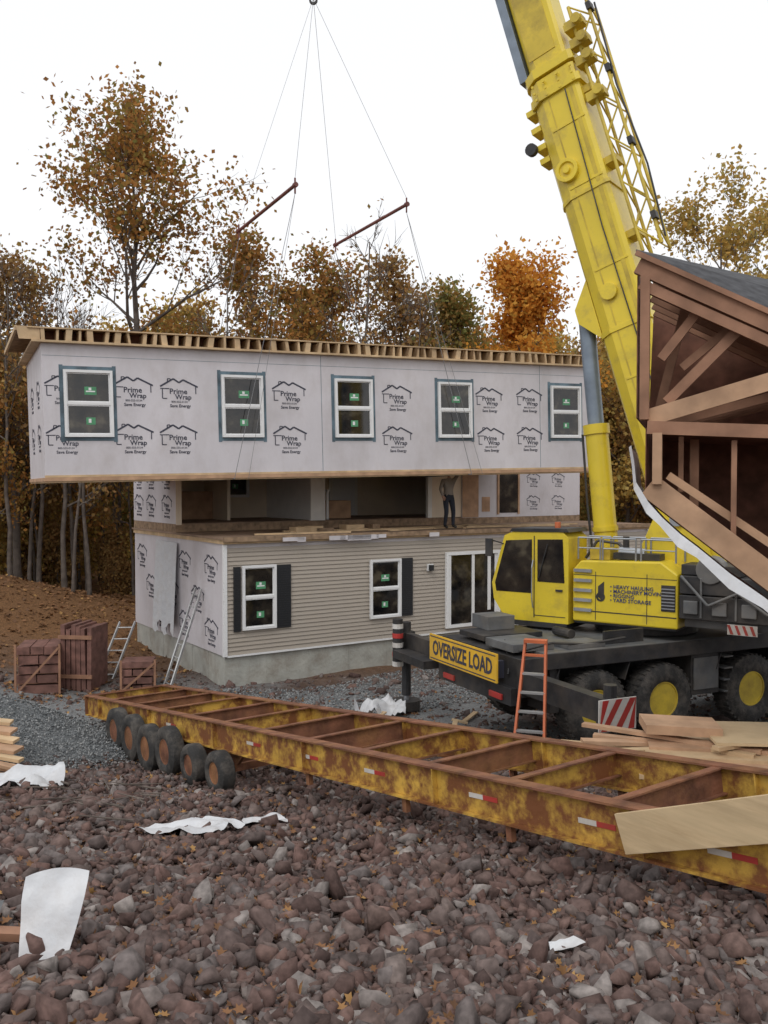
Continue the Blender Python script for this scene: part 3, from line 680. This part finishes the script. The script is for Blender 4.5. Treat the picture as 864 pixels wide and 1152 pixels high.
for z in (9.1,9.25,9.4): 
    for xx in (-.5,-.2,.1,.35): mb.cyl((xx,.47,z),(xx,.50,z),.03,n=8,mi=0)
mb.lathe((.15,.43,7.4),(0,1,0),[(.24,0),(.24,.1),(.17,.1),(.15,.06),(.08,.06),(.07,.12),(.01,.12)],20,0)
mb.lathe((.05,.43,4.7),(0,1,0),[(.17,0),(.17,.08),(.01,.08)],18,0)
for z in (8.2,9.0,8.6,7.9): mb.box(.5,.72,-.15,.25,z,z+.12,0)
mb.prism([(.5,.25,3.9),(.9,.25,4.4),(.9,.25,4.7),(.5,.25,5.2)],(0,-.5,0),0)
mb.lathe((.78,.3,8.25),(0,1,0),[(.13,0),(.13,.12),(.01,.12)],14,3)
mb.cyl((.66,.1,8.25),(.78,.3,8.25),.03,n=6,mi=3)
mb.box(.472,.66,-.22,.26,9.76,30,4)
mb.box(-.3,.3,.362,.375,10,19.5,2)
mb.path([(-.2,.47,.0),(-.25,.48,3),(-.2,.47,6),(-.28,.48,9.0)],.014,6,3)
mb.box(-.75,-.57,-.35,.35,-.5,1.5,0)
mb.obj('boom_sections',['yellow','yellow2','yellow2','black','rod'],boom,bevel=.015)
mb=MB()
ch=[(-.78,.36),(-1.15,.32),(-.78,-.2),(-1.15,-.2)]
for cx,cy in ch: mb.cyl((cx,cy,5.2),(cx,cy,10.6),.035,n=8,mi=0)
zz=5.2; s=0
while zz<10.5:
    z2=min(zz+.5,10.6)
    for (a,b_) in ((0,1),(2,3),(0,2),(1,3)):
        p,q=(ch[a],ch[b_]) if s%2 else (ch[b_],ch[a])
        mb.cyl((p[0],p[1],zz),(q[0],q[1],z2),.018,n=6,mi=0)
    zz=z2; s+=1
for z in (5.6,7.2,8.8,10.2): mb.box(-.8,-.55,-.1,.3,z,z+.14,0); mb.box(-1.22,-1.12,.2,.4,z+.1,z+.25,1)
for z in (9.3,9.7,10.1,8.5): mb.box(-1.0,-.62,.2,.45,z,z+.18,0); mb.cyl((-.9,.45,z+.1),(-.9,.55,z+.1),.1,n=12,mi=0)
mb.path([(-1.25,.3,5.3),(-1.33,.3,6.8),(-1.22,.3,8.6),(-1.28,.3,10.4)],.02,6,1)
mb.obj('lattice_jib',['yellow2','black'],boom)
mb=MB()
for yy in (-.58,.48): mb.prism([(-1.5,yy,3.3),(.1,yy,3.3),(-.4,yy,4.45),(-.8,yy,4.72),(-1.15,yy,4.5)],(0,.1,0),0)
mb.cyl((-.8,-.66,4.3),(-.8,.66,4.3),.14,n=16,mi=2)
b0=Vector((.75,0,3.0)); bt=Vector((-.8,0,4.3))+Matrix.Rotation(BA,3,'Y')@Vector((.8,0,4.5)); dd=(bt-b0).normalized()
mb.cyl(b0,b0+dd*3.15,.235,n=24,mi=0); mb.cyl(b0+dd*3.15,bt,.165,n=24,mi=1); mb.cyl(b0+dd*3.0,b0+dd*3.2,.27,n=24,mi=0); mb.cyl(b0+dd*1.0,b0+dd*1.1,.26,n=24,mi=0)
mb.path([b0+Vector((.27,.1,0)),b0+dd*1.5+Vector((.3,.1,0)),b0+dd*3+Vector((.27,.1,0))],.025,6,3)
mb.cyl((.75,-.4,3.1),(.75,.4,3.1),.16,n=14,mi=0); mb.box(.5,1.0,-.45,.45,2.42,3.0,0)
mb.obj('luffing_cylinder',['yellow','rod','steel','black'],sup,smooth=True)

# ------------------------------------------------------------------ flatbed carrier frame (trailer)
ex=Vector((.732,-1,.154)).normalized(); ey=Vector((.807,.591,0)).normalized(); ey=(ey-ex*ey.dot(ex)).normalized(); ez=ex.cross(ey)
TM=Matrix(((ex.x,ey.x,ez.x,-6.03),(ex.y,ey.y,ez.y,18.0),(ex.z,ey.z,ez.z,.67),(0,0,0,1)))
tr=root('flatbed_trailer_frame',TM); TL=16.3; TW=1.6
mb=MB(); H=.40
for yy in (0,TW):
    mb.box(0,TL,yy-.012,yy+.012,-H+.022,-.022,0); mb.box(0,TL,yy-.075,yy+.075,-.02,0,1); mb.box(0,TL,yy-.075,yy+.075,-H,-H+.02,0)
    xx=.8
    while xx<TL:
        for sg_ in (-1,1): mb.box(xx-.008,xx+.008,*sorted((yy+sg_*.013,yy+sg_*.07)),-H+.021,-.021,0)
        xx+=2.6
xx=.0
while xx<TL:
    hh=.22
    mb.box(xx,xx+.012,.014,TW-.014,-.03-hh,-.03,1 if int(xx)%3 else 0); mb.box(xx-.04,xx+.06,.076,TW-.076,-.028,-.012,1); mb.box(xx-.04,xx+.06,.014,TW-.014,-.03-hh-.015,-.03-hh,1)
    xx+=1.22
mb.box(-.02,0,-.07,TW+.07,-H,.0,1)
mb.cyl((4.2,TW/2-.3,-.33),(TL,TW/2-.3,-.33),.02,n=6,mi=1)
mb.obj('frame_rails',['rustyy','rust'],tr)
mb=MB()
for xx in (4.3,7.2,8.7,10.1,11.9,13.3,14.55,15.4):
    mb.box(xx-.20,xx-.0,-.018,-.013,-.235,-.19,0); mb.box(xx+.0,xx+.20,-.018,-.013,-.235,-.19,1)
mb.obj('reflective_tape',['refl','red'],tr)
inv=TM.inverted(); mb=MB()
for i,t in enumerate((1.94,2.55,3.16,3.82,4.57,5.28)):
    xl=t*1.249
    for side,yy in (('n',-.22),('f',TW+.22)):
        wp=TM@Vector((xl,yy,0)); r_w=.40 if (i<4) else .31
        zg=gs(wp.x,wp.y)+.0
        c=inv@Vector((wp.x,wp.y,zg+r_w-.02))
        wheel(mb,c,(0,-1 if side=='n' else 1,0),r_w,.23,0,1,24)
    c=inv@Vector((wp.x,wp.y,zg+.38)); mb.box(c.x-.05,c.x+.05,-.1,TW+.1,c.z-.05,c.z+.05,1)
    mb.prism([(c.x-.3,.02,-H),(c.x+.3,.02,-H),(c.x+.08,.02,c.z+.05),(c.x-.08,.02,c.z+.05)],(0,.05,0),1); mb.prism([(c.x-.3,TW-.07,-H),(c.x+.3,TW-.07,-H),(c.x+.08,TW-.07,c.z+.05),(c.x-.08,TW-.07,c.z+.05)],(0,.05,0),1)
mb.obj('running_gear',['rubber','rust','steel'],tr,smooth=True)
mb=MB()
for xx in (8.6,10.6,12.2,14.8):
    for yy in (.0,TW): mb.box(xx,xx+.07,yy-.03,yy+.03,-H-.16,-H-.003,0)
mb.prism([(15.6,.3,-H),(15.6,TW-.3,-H),(TL,TW-.3,-H),(TL,.3,-H)],(0,0,-.1),0)
mb.beam((TL,0,-.2),(TL+1.5,TW/2,-.35),.1,.25,0); mb.beam((TL,TW,-.2),(TL+1.5,TW/2,-.35),.1,.25,0); mb.lathe((TL+1.55,TW/2,-.35),(0,0,1),[(.1,-.1),(.14,-.05),(.14,.05),(.1,.1)],12,0)
mb.obj('stub_brackets_and_tongue',['rust'],tr)

# ------------------------------------------------------------------ lumber, planks
mb=MB(); mb.beam((1.87,6.93,2.17),(3.05,5.25,3.0),.04,.31,0); mb.obj('plywood_plank',['pinepl'],bevel=.004)
pl=root('lumber_pile'); mb=MB()
def wb(a,b_,w,h,mi=0): mb.beam(a,b_,w,h,mi)
for i in range(4):
    yy=9.0+i*.22; wb((2.6+i*.1,yy,1.98+.03*i),(6.6,yy-.9,2.02+.05*i),.24,.045,i%2)
wb((2.0,10.0,1.98),(5.6,9.2,1.9),.28,.05,0); wb((2.2,9.8,2.08),(5.2,9.9,1.96),.14,.04,1); wb((2.9,9.9,2.25),(3.7,9.8,2.23),.5,.1,1)
wb((3.55,9.75,2.19),(6.0,9.5,2.2),.9,.03,3)
for xx,yy in ((3.0,9.5),(4.6,9.2),(6.0,9.1)): mb.box(xx-.2,xx+.2,yy-.5,yy+.6,gs(xx,yy)-.1,1.93,2)
for i in range(7): wb((random.uniform(2.2,3.6),random.uniform(9.2,10.6),1.98+.03*i),(random.uniform(3.8,5.2),random.uniform(9,10),2.02+.02*i),.1,.04,i%2)
mb.obj('boards',['pine','treated2','treated','pinepl'],pl)
pl2=root('lumber_pile'); mb=MB()
for i in range(7):
    zb=gs(-6.2,13.2)+.1+.075*i; wb((-7.6,13.4+.1*i,zb+.25+random.uniform(-.05,.05)),(-5.15-.14*i,12.7+.25*i,zb),random.choice((.14,.22,.3)),.05,i%2)
wb((-6.8,12.2,gs(-6.8,12.2)+.7),(-5.0,13.1,gs(-5,13.1)+.1),.2,.04,1)
mb.obj('boards',['pine','treated2'],pl2)

lad=root('fiberglass_ladder'); mb=MB()
bL,bR,tL,tR=Vector((1.93,13.5,.42)),Vector((2.42,13.35,.42)),Vector((2.27,14.2,2.42)),Vector((2.58,14.1,2.42))
mb.beam(bL,tL,.035,.09,0,up=(.4,1,0)); mb.beam(bR,tR,.035,.09,0,up=(.4,1,0))
for i in range(7):
    t=(i+.5)/7.2; mb.beam(bL.lerp(tL,t),bR.lerp(tR,t),.09,.03,1 if i<6 else 0)
mb.beam(tL+Vector((-.02,0,.02)),tR+Vector((.02,0,.02)),.16,.05,0)
mb.obj('rails_and_steps',['orange','alu'],lad)
def alu_ladder(a0,a1,side,w,n):
    o=root('aluminium_ladder'); mb=MB(); s=Vector(side).normalized()*w/2; a0=Vector(a0);a1=Vector(a1)
    mb.beam(a0-s,a1-s,.03,.08,0); mb.beam(a0+s,a1+s,.03,.08,0)
    for i in range(n):
        p=a0.lerp(a1,(i+.5)/n); mb.cyl(p-s,p+s,.018,n=8,mi=0)
    mb.obj('rails_and_rungs',['alu'],o)
alu_ladder((-5.25,21.3,.0),(-4.75,22.7,2.3),(-.55,.83,0),.40,8)
alu_ladder((-7.15,22.6,-.05),(-6.95,24.0,1.25),(1,.1,0),.4,5)

def stack(name,cx,cy,w,d,h,rows,rot,vert=False):
    r_=root(name,T((cx,cy,gs(cx,cy)-.05))@Matrix.Rotation(R(rot),4,'Z')); mb=MB()
    if vert:
        k=rows
        for j in range(k):
            x_=-w/2+j*w/k; hh=h*random.uniform(.93,1.02); ln=random.uniform(-.04,.04)
            mb.beam((x_+w/k/2,0,.0),(x_+w/k/2+ln,0,hh),w/k*.8,d,0,up=(0,1,0))
        for z in (h*.2,h*.8): mb.box(-w/2-.03,w/2+.03,-d/2-.05,-d/2-.005,z,z+.09,1)
    else:
        for i in range(rows):
            z=i*h/rows; k=random.choice((1,2,3)); off=random.uniform(-.05,.05)
            for j in range(k): mb.box(-w/2+off+j*w/k+.01,-w/2+off+(j+1)*w/k-.015,-d/2+random.uniform(-.09,.05),d/2,z+.018,z+h/rows-random.uniform(.01,.04),0)
            for j in (-1,0,1): mb.box(-w/2,w/2,j*d*.42-.04,j*d*.42+.04,z-.0,z+.016,1)
        for sx in (-w/2-.02,w/2+.02): mb.box(sx-.025,sx+.025,-d/2-.13,-d/2-.10,0,h+.04,1)
        mb.beam((-w/2,-d/2-.14,0.05),(w/2,-d/2-.14,h-.05),.02,.05,1)
    mb.obj('stacked_panels',['redwood','treated'],r_)
stack('stacked_form_panels',-8.35,21.6,.95,1.1,1.15,5,12)
stack('stacked_form_panels',-7.45,22.0,.80,.9,1.6,6,-8,vert=True)
stack('stacked_form_panels',-5.95,21.6,.75,.7,.75,4,8)

# ------------------------------------------------------------------ roof truss module (right)
rfm=Matrix(((.944,.33,0,2.556),(-.33,.944,0,9.0),(0,0,1,0),(0,0,0,1)))
rf=root('roof_truss_module',rfm); mb=MB()
def b2(x0,z0,x1,z1,w,mi,y=0.,dp=.09): mb.beam((x0,y,z0),(x1,y,z1),dp,w,mi)
b2(.0,7.13,3.6,5.2,.17,0); b2(.02,6.94,3.6,5.03,.10,1,.0,.05)
b2(.07,5.58,.07,7.02,.16,0,.03)
b2(.10,5.60,3.6,6.60,.17,2,.06,.05)
b2(.28,5.76,1.0,6.5,.10,1,.12,.05); b2(.22,6.2,.62,6.72,.09,0,.14,.05); b2(.42,6.12,.85,6.48,.08,1,.3,.05); b2(.2,5.75,.48,6.9,.09,0,.5,.05)
b2(.10,5.50,3.6,5.30,.13,0,.0); b2(.2,4.93,.2,5.44,.2,2,.0,.09); b2(.42,4.85,.42,5.42,.07,0,.35,.05)
b2(.92,4.4,.92,5.36,.14,1,.12,.05); b2(.55,4.7,.55,5.4,.05,0,.6)
b2(.12,4.92,3.6,2.2,.24,2,.0); b2(.3,5.02,1.9,3.9,.08,2,.15,.05)
for k in range(4):
    y=.5+k*.42; b2(.1,7.0,3.6,5.1,.13,0,y,.05); b2(.2,5.55,3.6,6.4,.09,1,y+.02,.05)
mb.obj('truss_lumber',['treated','treated','treated2'],rf)
mb=MB()
back=[(.05,2.3,7.05),(3.6,2.3,5.1),(3.6,2.3,2.4),(.1,2.3,4.85),(-.0,2.3,5.6)]
mb.prism(back,(0,.03,0),0)
mb.prism([(.0,.05,5.60),(.0,2.3,5.60),(.0,2.3,7.05),(.0,.05,7.1)],(-.012,0,0),0)
mb.prism([(.15,.3,5.46),(3.6,.3,5.27),(3.6,2.3,5.27),(.15,2.3,5.46)],(0,0,.02),0)
mb.prism([(.1,.06,4.76),(3.6,.06,2.04),(3.6,2.3,2.04),(.1,2.3,4.76)],(0,0,.02),0)
mb.prism([(.08,.05,4.85),(.08,.05,5.5),(.08,2.3,5.5),(.08,2.3,4.85)],(.01,0,0),0)
mb.obj('sheathing',['dark_osb'],rf)
mb=MB()
V0=Vector((-.02,-.06,7.24)); mb.prism([V0,V0+Vector((3.7,0,-2.0)),V0+Vector((4.6,2.6,-1.15)),V0+Vector((1.6,2.6,.10))],(0,0,.035),0)
mb.beam(V0+Vector((0,-.01,-.0)),V0+Vector((3.7,-.01,-2.0)),.03,.05,1)
mb.obj('roof_shingles',['shingle','treated'],rf)
mb=MB()
pts=[(-.05,5.32),(-.02,5.15),(.0,4.95),(.12,4.75),(.25,4.60),(.42,4.44),(.6,4.30),(.9,4.05),(1.2,3.84),(2.2,3.0),(3.6,1.9)]
wd=[.02,.05,.07,.11,.08,.13,.09,.14,.10,.13,.13]
for i,(a,b_) in enumerate(zip(pts[:-1],pts[1:])):
    w0,w1=wd[i],wd[i+1]
    mb.add([(a[0],-.07,a[1]),(b_[0],-.07,b_[1]),(b_[0]-.02,-.09-.03*(i%2),b_[1]-w1),(a[0]-.02,-.09-.03*((i+1)%2),a[1]-w0),(a[0],.9,a[1]-.04),(b_[0],.9,b_[1]-.04)],[(0,1,2,3),(3,2,5,4)])
mb.obj('hanging_wrap',['plastic'],rf,smooth=True)
mb=MB(); mb.box(2.1,6.5,.3,4.0,1.9,5.6,0); mb.box(2.05,6.5,.25,4.05,1.7,1.9,1)
for xx in (2.5,4.2,6): mb.box(xx,xx+.3,.6,3.6,.6,1.7,1)
mb.obj('module_body',['wrap','treated'],rf)

# ------------------------------------------------------------------ scraps
def scrap(name,cx,cy,w,h,rot,tiltx=0,lift_=.09,mat='plastic',amp=.05,seed=0):
    nx_,ny_=18,12; V=[];F=[]
    Mx=Matrix.Rotation(R(rot),4,'Z')@Matrix.Rotation(R(tiltx),4,'X')
    for j in range(ny_):
        for i in range(nx_):
            a_=i/(nx_-1)-.5; c_=j/(ny_-1)-.5
            u=a_*w*(1+.18*math.sin(seed*1.7+c_*3)); v=c_*h*(1+.2*math.sin(a_*2.6+seed))
            z=amp*noise.noise(Vector((u*4+seed,v*5,seed)))*2+amp*.4*noise.noise(Vector((u*13,v*13,seed+3)))
            p=Mx@Vector((u+.12*w*c_*math.sin(seed),v,z)); gz=gs(cx,cy) if tiltx>20 else gs(cx+p.x,cy+p.y)
            V.append((cx+p.x,cy+p.y,gz+lift_+p.z))
    for j in range(ny_-1):
        for i in range(nx_-1): F.append((j*nx_+i,j*nx_+i+1,(j+1)*nx_+i+1,(j+1)*nx_+i))
    link(name,np_mesh(name,np.array(V),np.array(F),[M[mat]],smooth=True))
scrap('wrap_scrap',-5.1,12.0,1.2,.7,15,12,.15,seed=1,amp=.12)
scrap('wrap_scrap',-2.0,9.35,.85,.7,-25,5,.12,seed=2,amp=.05)
scrap('wrap_scrap',-1.35,9.85,.42,.45,10,5,.10,seed=5,amp=.03)
scrap('wrap_scrap',-2.03,5.32,.32,.50,6,58,.25,seed=7.6,amp=.02)
scrap('wrap_scrap',1.16,5.6,.2,.13,20,10,.09,seed=9,amp=.04)
scrap('wrap_scrap',-2.62,5.6,.25,.45,-20,50,.15,seed=11,amp=.03,mat='greydeck')
scrap('wrap_scrap',-.1,18.6,.9,.7,10,20,.25,seed=12,amp=.2)
mb=MB()
for i in range(30):
    xx=random.uniform(-5.5,-2.5); yy=random.uniform(9.5,12.5); a=random.uniform(0,6.28); ln=random.uniform(.3,1.1)
    p=Vector((xx,yy,gs(xx,yy)+.08)); q=Vector((xx+math.cos(a)*ln,yy+math.sin(a)*ln*.5,0)); q.z=gs(q.x,q.y)+.08+random.uniform(0,.1)
    mb.cyl(p,q,.015,.006,5,0)
mb.beam((-3.1,6.0,gs(-3,6)+.15),(-2.35,5.2,gs(-2.35,5.2)+.1),.14,.06,1)
mb.beam((-2.9,5.5,gs(-2.9,5.5)+.2),(-2.3,5.6,gs(-2.3,5.6)+.1),.1,.05,1)
for i in range(10):
    xx=random.uniform(-1.5,2.0); yy=random.uniform(15.5,19); a=random.uniform(0,3.1); ln=random.uniform(.3,.9)
    mb.beam((xx,yy,gs(xx,yy)+.06),(xx+math.cos(a)*ln,yy+math.sin(a)*ln,gs(xx,yy)+.12),.1,.03,2)
mb.obj('fallen_sticks_and_offcuts',['bark','treated','pine'])

# ------------------------------------------------------------------ trees
def tubepath(V,F,pts,rads,n_):
    base=len(V)
    for i,p in enumerate(pts):
        d=(pts[min(i+1,len(pts)-1)]-pts[max(i-1,0)]).normalized()
        u=Vector((1,0,0)) if abs(d.x)<.8 else Vector((0,1,0)); a=d.cross(u).normalized(); c=d.cross(a)
        for k in range(n_):
            t=2*math.pi*k/n_; V.append(tuple(p+(a*math.cos(t)+c*math.sin(t))*rads[i]))
    for i in range(len(pts)-1):
        for k in range(n_): F.append((base+i*n_+k,base+i*n_+(k+1)%n_,base+(i+1)*n_+(k+1)%n_,base+(i+1)*n_+k))
def branch(V,F,tips,p,d,Ln,r,lev,mx,rd,up=.07):
    ns=4 if lev<2 else 3; pts=[p]; cur=d
    for i in range(ns):
        cur=(cur+Vector((rd.gauss(0,.16),rd.gauss(0,.16),rd.gauss(0,.12)+up))).normalized(); p=p+cur*Ln/ns; pts.append(p)
    r=max(r,.012)
    tubepath(V,F,pts,[r*(1-.7*i/ns) for i in range(ns+1)],5 if lev<2 else 3)
    if lev>=mx: tips.extend([pts[1],pts[2],pts[-1]]); return
    for c in range(rd.randint(4,6)):
        t=rd.uniform(.25,1); k=min(int(t*ns),ns-1); q=pts[k].lerp(pts[k+1],t*ns-k)
        ax=Vector((rd.gauss(0,1),rd.gauss(0,1),rd.gauss(0,1))).normalized()
        dd_=(Matrix.Rotation(rd.uniform(.4,1.0),3,ax)@cur).normalized()
        branch(V,F,tips,q,dd_,Ln*rd.uniform(.45,.65),r*(1-.6*t)*.55,lev+1,mx,rd,up)
def tree_mesh(name,seed,h,r,spread,K,ls,lmat,start=.35,nl=13,mx=2,clump=.38,drop=0.):
    rd=random.Random(seed); V=[];F=[];tips=[]
    n_=9; pts=[];p=Vector((0,0,-.4)); lean=Vector((rd.gauss(0,.04),rd.gauss(0,.04),1))
    for i in range(n_+1):
        pts.append(p.copy()); p=p+Vector((lean.x+rd.gauss(0,.05),lean.y+rd.gauss(0,.05),1))*(h*.93+.4)/n_
    tubepath(V,F,pts,[r*(1.25 if i==0 else 1-.85*i/n_) for i in range(n_+1)],8)
    for i in range(nl):
        t=start+(1-start)*(i+rd.random())/nl; t=min(t,.98); k=min(int(t*n_),n_-1); q=pts[k].lerp(pts[k+1],t*n_-k)
        az=i*2.4+rd.gauss(0,.5); f=(t-start)/(1-start); el=rd.uniform(.25,.7)+f*.6
        prof=math.sin(math.pi*min(1,.25+f*.72))
        branch(V,F,tips,q,Vector((math.cos(az)*math.cos(el),math.sin(az)*math.cos(el),math.sin(el))),spread*rd.uniform(.7,1.15)*(.45+.6*prof),r*(1-.8*t)*.6,0,mx,rd)
    nv=len(V); Vn=np.array(V); Fn=np.array(F)
    tp=np.array([t[:] for t in tips]); r2=np.random.default_rng(seed)
    if drop:
        cl=np.sin(tp[:,0]*1.9+seed)*np.sin(tp[:,1]*2.1+seed*2)+np.sin(tp[:,2]*1.7+seed*3)*.8+r2.normal(0,.5,len(tp))
        tp=tp[cl>np.quantile(cl,drop)]
    if K>0:
        tp=np.repeat(tp,K,0)+r2.normal(0,clump,(len(tp)*K,3))*np.array([1,1,.75])
        m_=len(tp); a=r2.normal(0,1,(m_,3)); a/=np.linalg.norm(a,axis=1)[:,None]; c=r2.normal(0,1,(m_,3)); c=np.cross(a,c); c/=np.linalg.norm(c,axis=1)[:,None]
        s=(ls*r2.uniform(.5,1.2,m_))[:,None]; a=a*s*.5; c=c*s*.36
        Q=np.stack([tp-a,tp+c,tp+a,tp-c],1).reshape(-1,3)
        Fl=np.arange(m_*4).reshape(-1,4)+nv
        Vn=np.concatenate([Vn,Q]); midx=np.concatenate([np.zeros(len(Fn)),np.ones(m_)]); Fn=np.concatenate([Fn,Fl])
    else: midx=np.zeros(len(Fn))
    return np_mesh(name,Vn,Fn,[M['bark'],lmat],midx)
LMo=island_mat('oak_leaves',[(0,(.24,.18,.05)),(.3,(.38,.21,.065)),(.55,(.48,.22,.065)),(.8,(.30,.15,.06)),(1,(.27,.25,.08))],.7,.35)
LMr=island_mat('orange_leaves',[(0,(.62,.28,.05)),(.4,(.76,.37,.07)),(.75,(.55,.22,.045)),(1,(.68,.45,.10))],.7,.4)
LMy=island_mat('yellow_leaves',[(0,(.50,.36,.10)),(.4,(.55,.33,.09)),(.7,(.36,.30,.10)),(1,(.60,.41,.14))],.7,.35)
LMb=island_mat('brown_leaves',[(0,(.27,.16,.07)),(.4,(.38,.21,.085)),(.7,(.31,.22,.09)),(1,(.48,.29,.11))],.7,.3)
LMg=island_mat('green_leaves',[(0,(.20,.21,.07)),(.4,(.28,.25,.08)),(.7,(.38,.26,.09)),(1,(.44,.25,.08))],.7,.35)
def tree(name,x_,y_,*a,rot=0,**k):
    o=link(name,tree_mesh(name,*a,**k)); o.location=(x_,y_,gs(x_,y_)); o.rotation_euler=(0,0,R(rot)); return o
tree('oak_tree',-9.3,35,11,18.0,.27,4.1,10,.23,LMo,start=.38,nl=20,drop=.2,clump=.45)
tree('oak_tree',-15.2,37,12,13.2,.20,3.2,8,.23,LMb,start=.3,drop=.2)
tree('oak_tree',-4.9,38,13,14.6,.2,3.3,9,.23,LMo,start=.32,drop=.2)
tree('bare_tree',-1.1,36,14,16.0,.15,2.7,1,.2,LMo,start=.35,nl=14,drop=.8)
tree('bare_tree',-6.3,34,15,13.2,.12,2.6,1,.2,LMb,start=.3,drop=.85)
tree('bare_tree',-12.6,35,25,12.2,.12,2.6,1,.2,LMb,start=.3,drop=.7)
tree('bare_tree',1.3,37,26,13.4,.11,2.3,1,.2,LMb,start=.3,drop=.7)
tree('oak_tree',-2.2,40,16,15.0,.2,3.2,9,.23,LMo,start=.32,drop=.2)
tree('oak_tree',.8,42,27,14.6,.2,3.2,9,.24,LMb,start=.3,drop=.2)
tree('maple_tree',6.6,36.5,17,14.0,.2,2.2,13,.23,LMr,start=.38,nl=16,drop=.08)
tree('oak_tree',3.3,40,18,13.0,.2,2.9,9,.23,LMg,start=.3,drop=.15)
tree('oak_tree',14.2,36,19,16.0,.18,3.4,8,.22,LMy,start=.4,nl=14,drop=.35)
tree('oak_tree',17.4,40,20,17.5,.19,3.6,8,.24,LMy,start=.35,nl=14,drop=.3)
tree('birch_tree',-17.5,36,22,13.8,.15,2.9,8,.23,LMb,start=.3,drop=.2)
tree('birch_tree',9.8,37,23,11.6,.12,2.4,7,.22,LMy,start=.3,drop=.2)
forest=root('background_forest')
vars_=[tree_mesh('forest_tree',100+i,1.*hh,.15,2.6,kk,.29,lm,start=st,nl=10,mx=2,clump=.5,drop=dr) for i,(hh,kk,lm,st,dr) in enumerate(
    [(13,6,LMb,.25,.2),(12.5,7,LMo,.3,.2),(13.5,6,LMy,.35,.25),(11.5,7,LMg,.2,.2),(13,1,LMb,.4,.7),(12,7,LMb,.15,.15),(10,8,LMy,.15,.15),(14,1,LMo,.5,.8)])]
rd=random.Random(77)
for i in range(180):
    y_=rd.uniform(41,80); x_=-.58*y_+(i+rd.random())/180*1.2*y_ if i%2 else rd.uniform(-.58,.62)*y_
    o=link('forest_tree',rd.choice(vars_),forest); s=rd.uniform(.75,1.08); o.location=(x_,y_,gs(x_,y_)-.2); o.scale=(s*rd.uniform(.85,1.15),s*rd.uniform(.85,1.15),s); o.rotation_euler=(0,0,rd.uniform(0,6.28))
for i in range(46):
    y_=rd.uniform(33,42); x_=rd.choice((-1,-1,1))*rd.uniform(10.5,24)
    o=link('forest_tree',vars_[rd.choice((0,4,4,7,0,1))],forest); s=rd.uniform(.6,.9); o.location=(x_,y_,gs(x_,y_)-.2); o.scale=(s*.8,s*.8,s); o.rotation_euler=(0,0,rd.uniform(0,6.28))
bv=[tree_mesh('brush',sd,3.0,.05,1.3,5,.22,lm,start=.05,nl=8,mx=2,clump=.35,drop=.2) for sd,lm in ((201,LMb),(202,LMg),(203,LMy))]
brush=root('forest_undergrowth')
for i in range(90):
    y_=rd.uniform(38,66); x_=rd.uniform(-.6,.62)*y_
    o=link('brush',rd.choice(bv),brush); s=rd.uniform(.5,1.2); o.location=(x_,y_,gs(x_,y_)-.2); o.scale=(s,s,s); o.rotation_euler=(0,0,rd.uniform(0,6.28))

# ------------------------------------------------------------------ world, sun, camera
w=bpy.data.worlds.new('World'); scene.world=w; w.use_nodes=True; n=w.node_tree.nodes; l=w.node_tree.links
bg=n['Background']; sky=n.new('ShaderNodeTexSky'); sky.sky_type='NISHITA'; sky.sun_disc=False
sky.sun_elevation=R(48); sky.sun_rotation=R(200); sky.dust_density=3
hs=n.new('ShaderNodeHueSaturation'); hs.inputs['Saturation'].default_value=.12; l.new(sky.outputs[0],hs.inputs['Color'])
mx=n.new('ShaderNodeMixRGB'); mx.inputs[0].default_value=.9; l.new(hs.outputs[0],mx.inputs[1]); mx.inputs[2].default_value=(8.2,8.3,8.5,1)
l.new(mx.outputs[0],bg.inputs['Color']); bg.inputs['Strength'].default_value=.13
sl=bpy.data.lights.new('sun','SUN'); sl.energy=.8; sl.angle=R(22); sl.color=(1,.97,.93)
so=bpy.data.objects.new('sun',sl); COL.objects.link(so)
az=R(200); el=R(48); dv=Vector((math.sin(az)*math.cos(el),math.cos(az)*math.cos(el),math.sin(el)))
so.rotation_euler=dv.to_track_quat('Z','Y').to_euler()
cam=bpy.data.cameras.new('camera'); cam.sensor_fit='VERTICAL'; cam.sensor_height=36; cam.lens=31.25; cam.clip_end=3000; cam.clip_start=.05
co=bpy.data.objects.new('camera',cam); COL.objects.link(co); co.location=(0,0,4.9); co.rotation_euler=(R(90-1.6),0,0)
scene.camera=co
scene.view_settings.view_transform='Standard'; scene.view_settings.look='None'; scene.view_settings.exposure=0
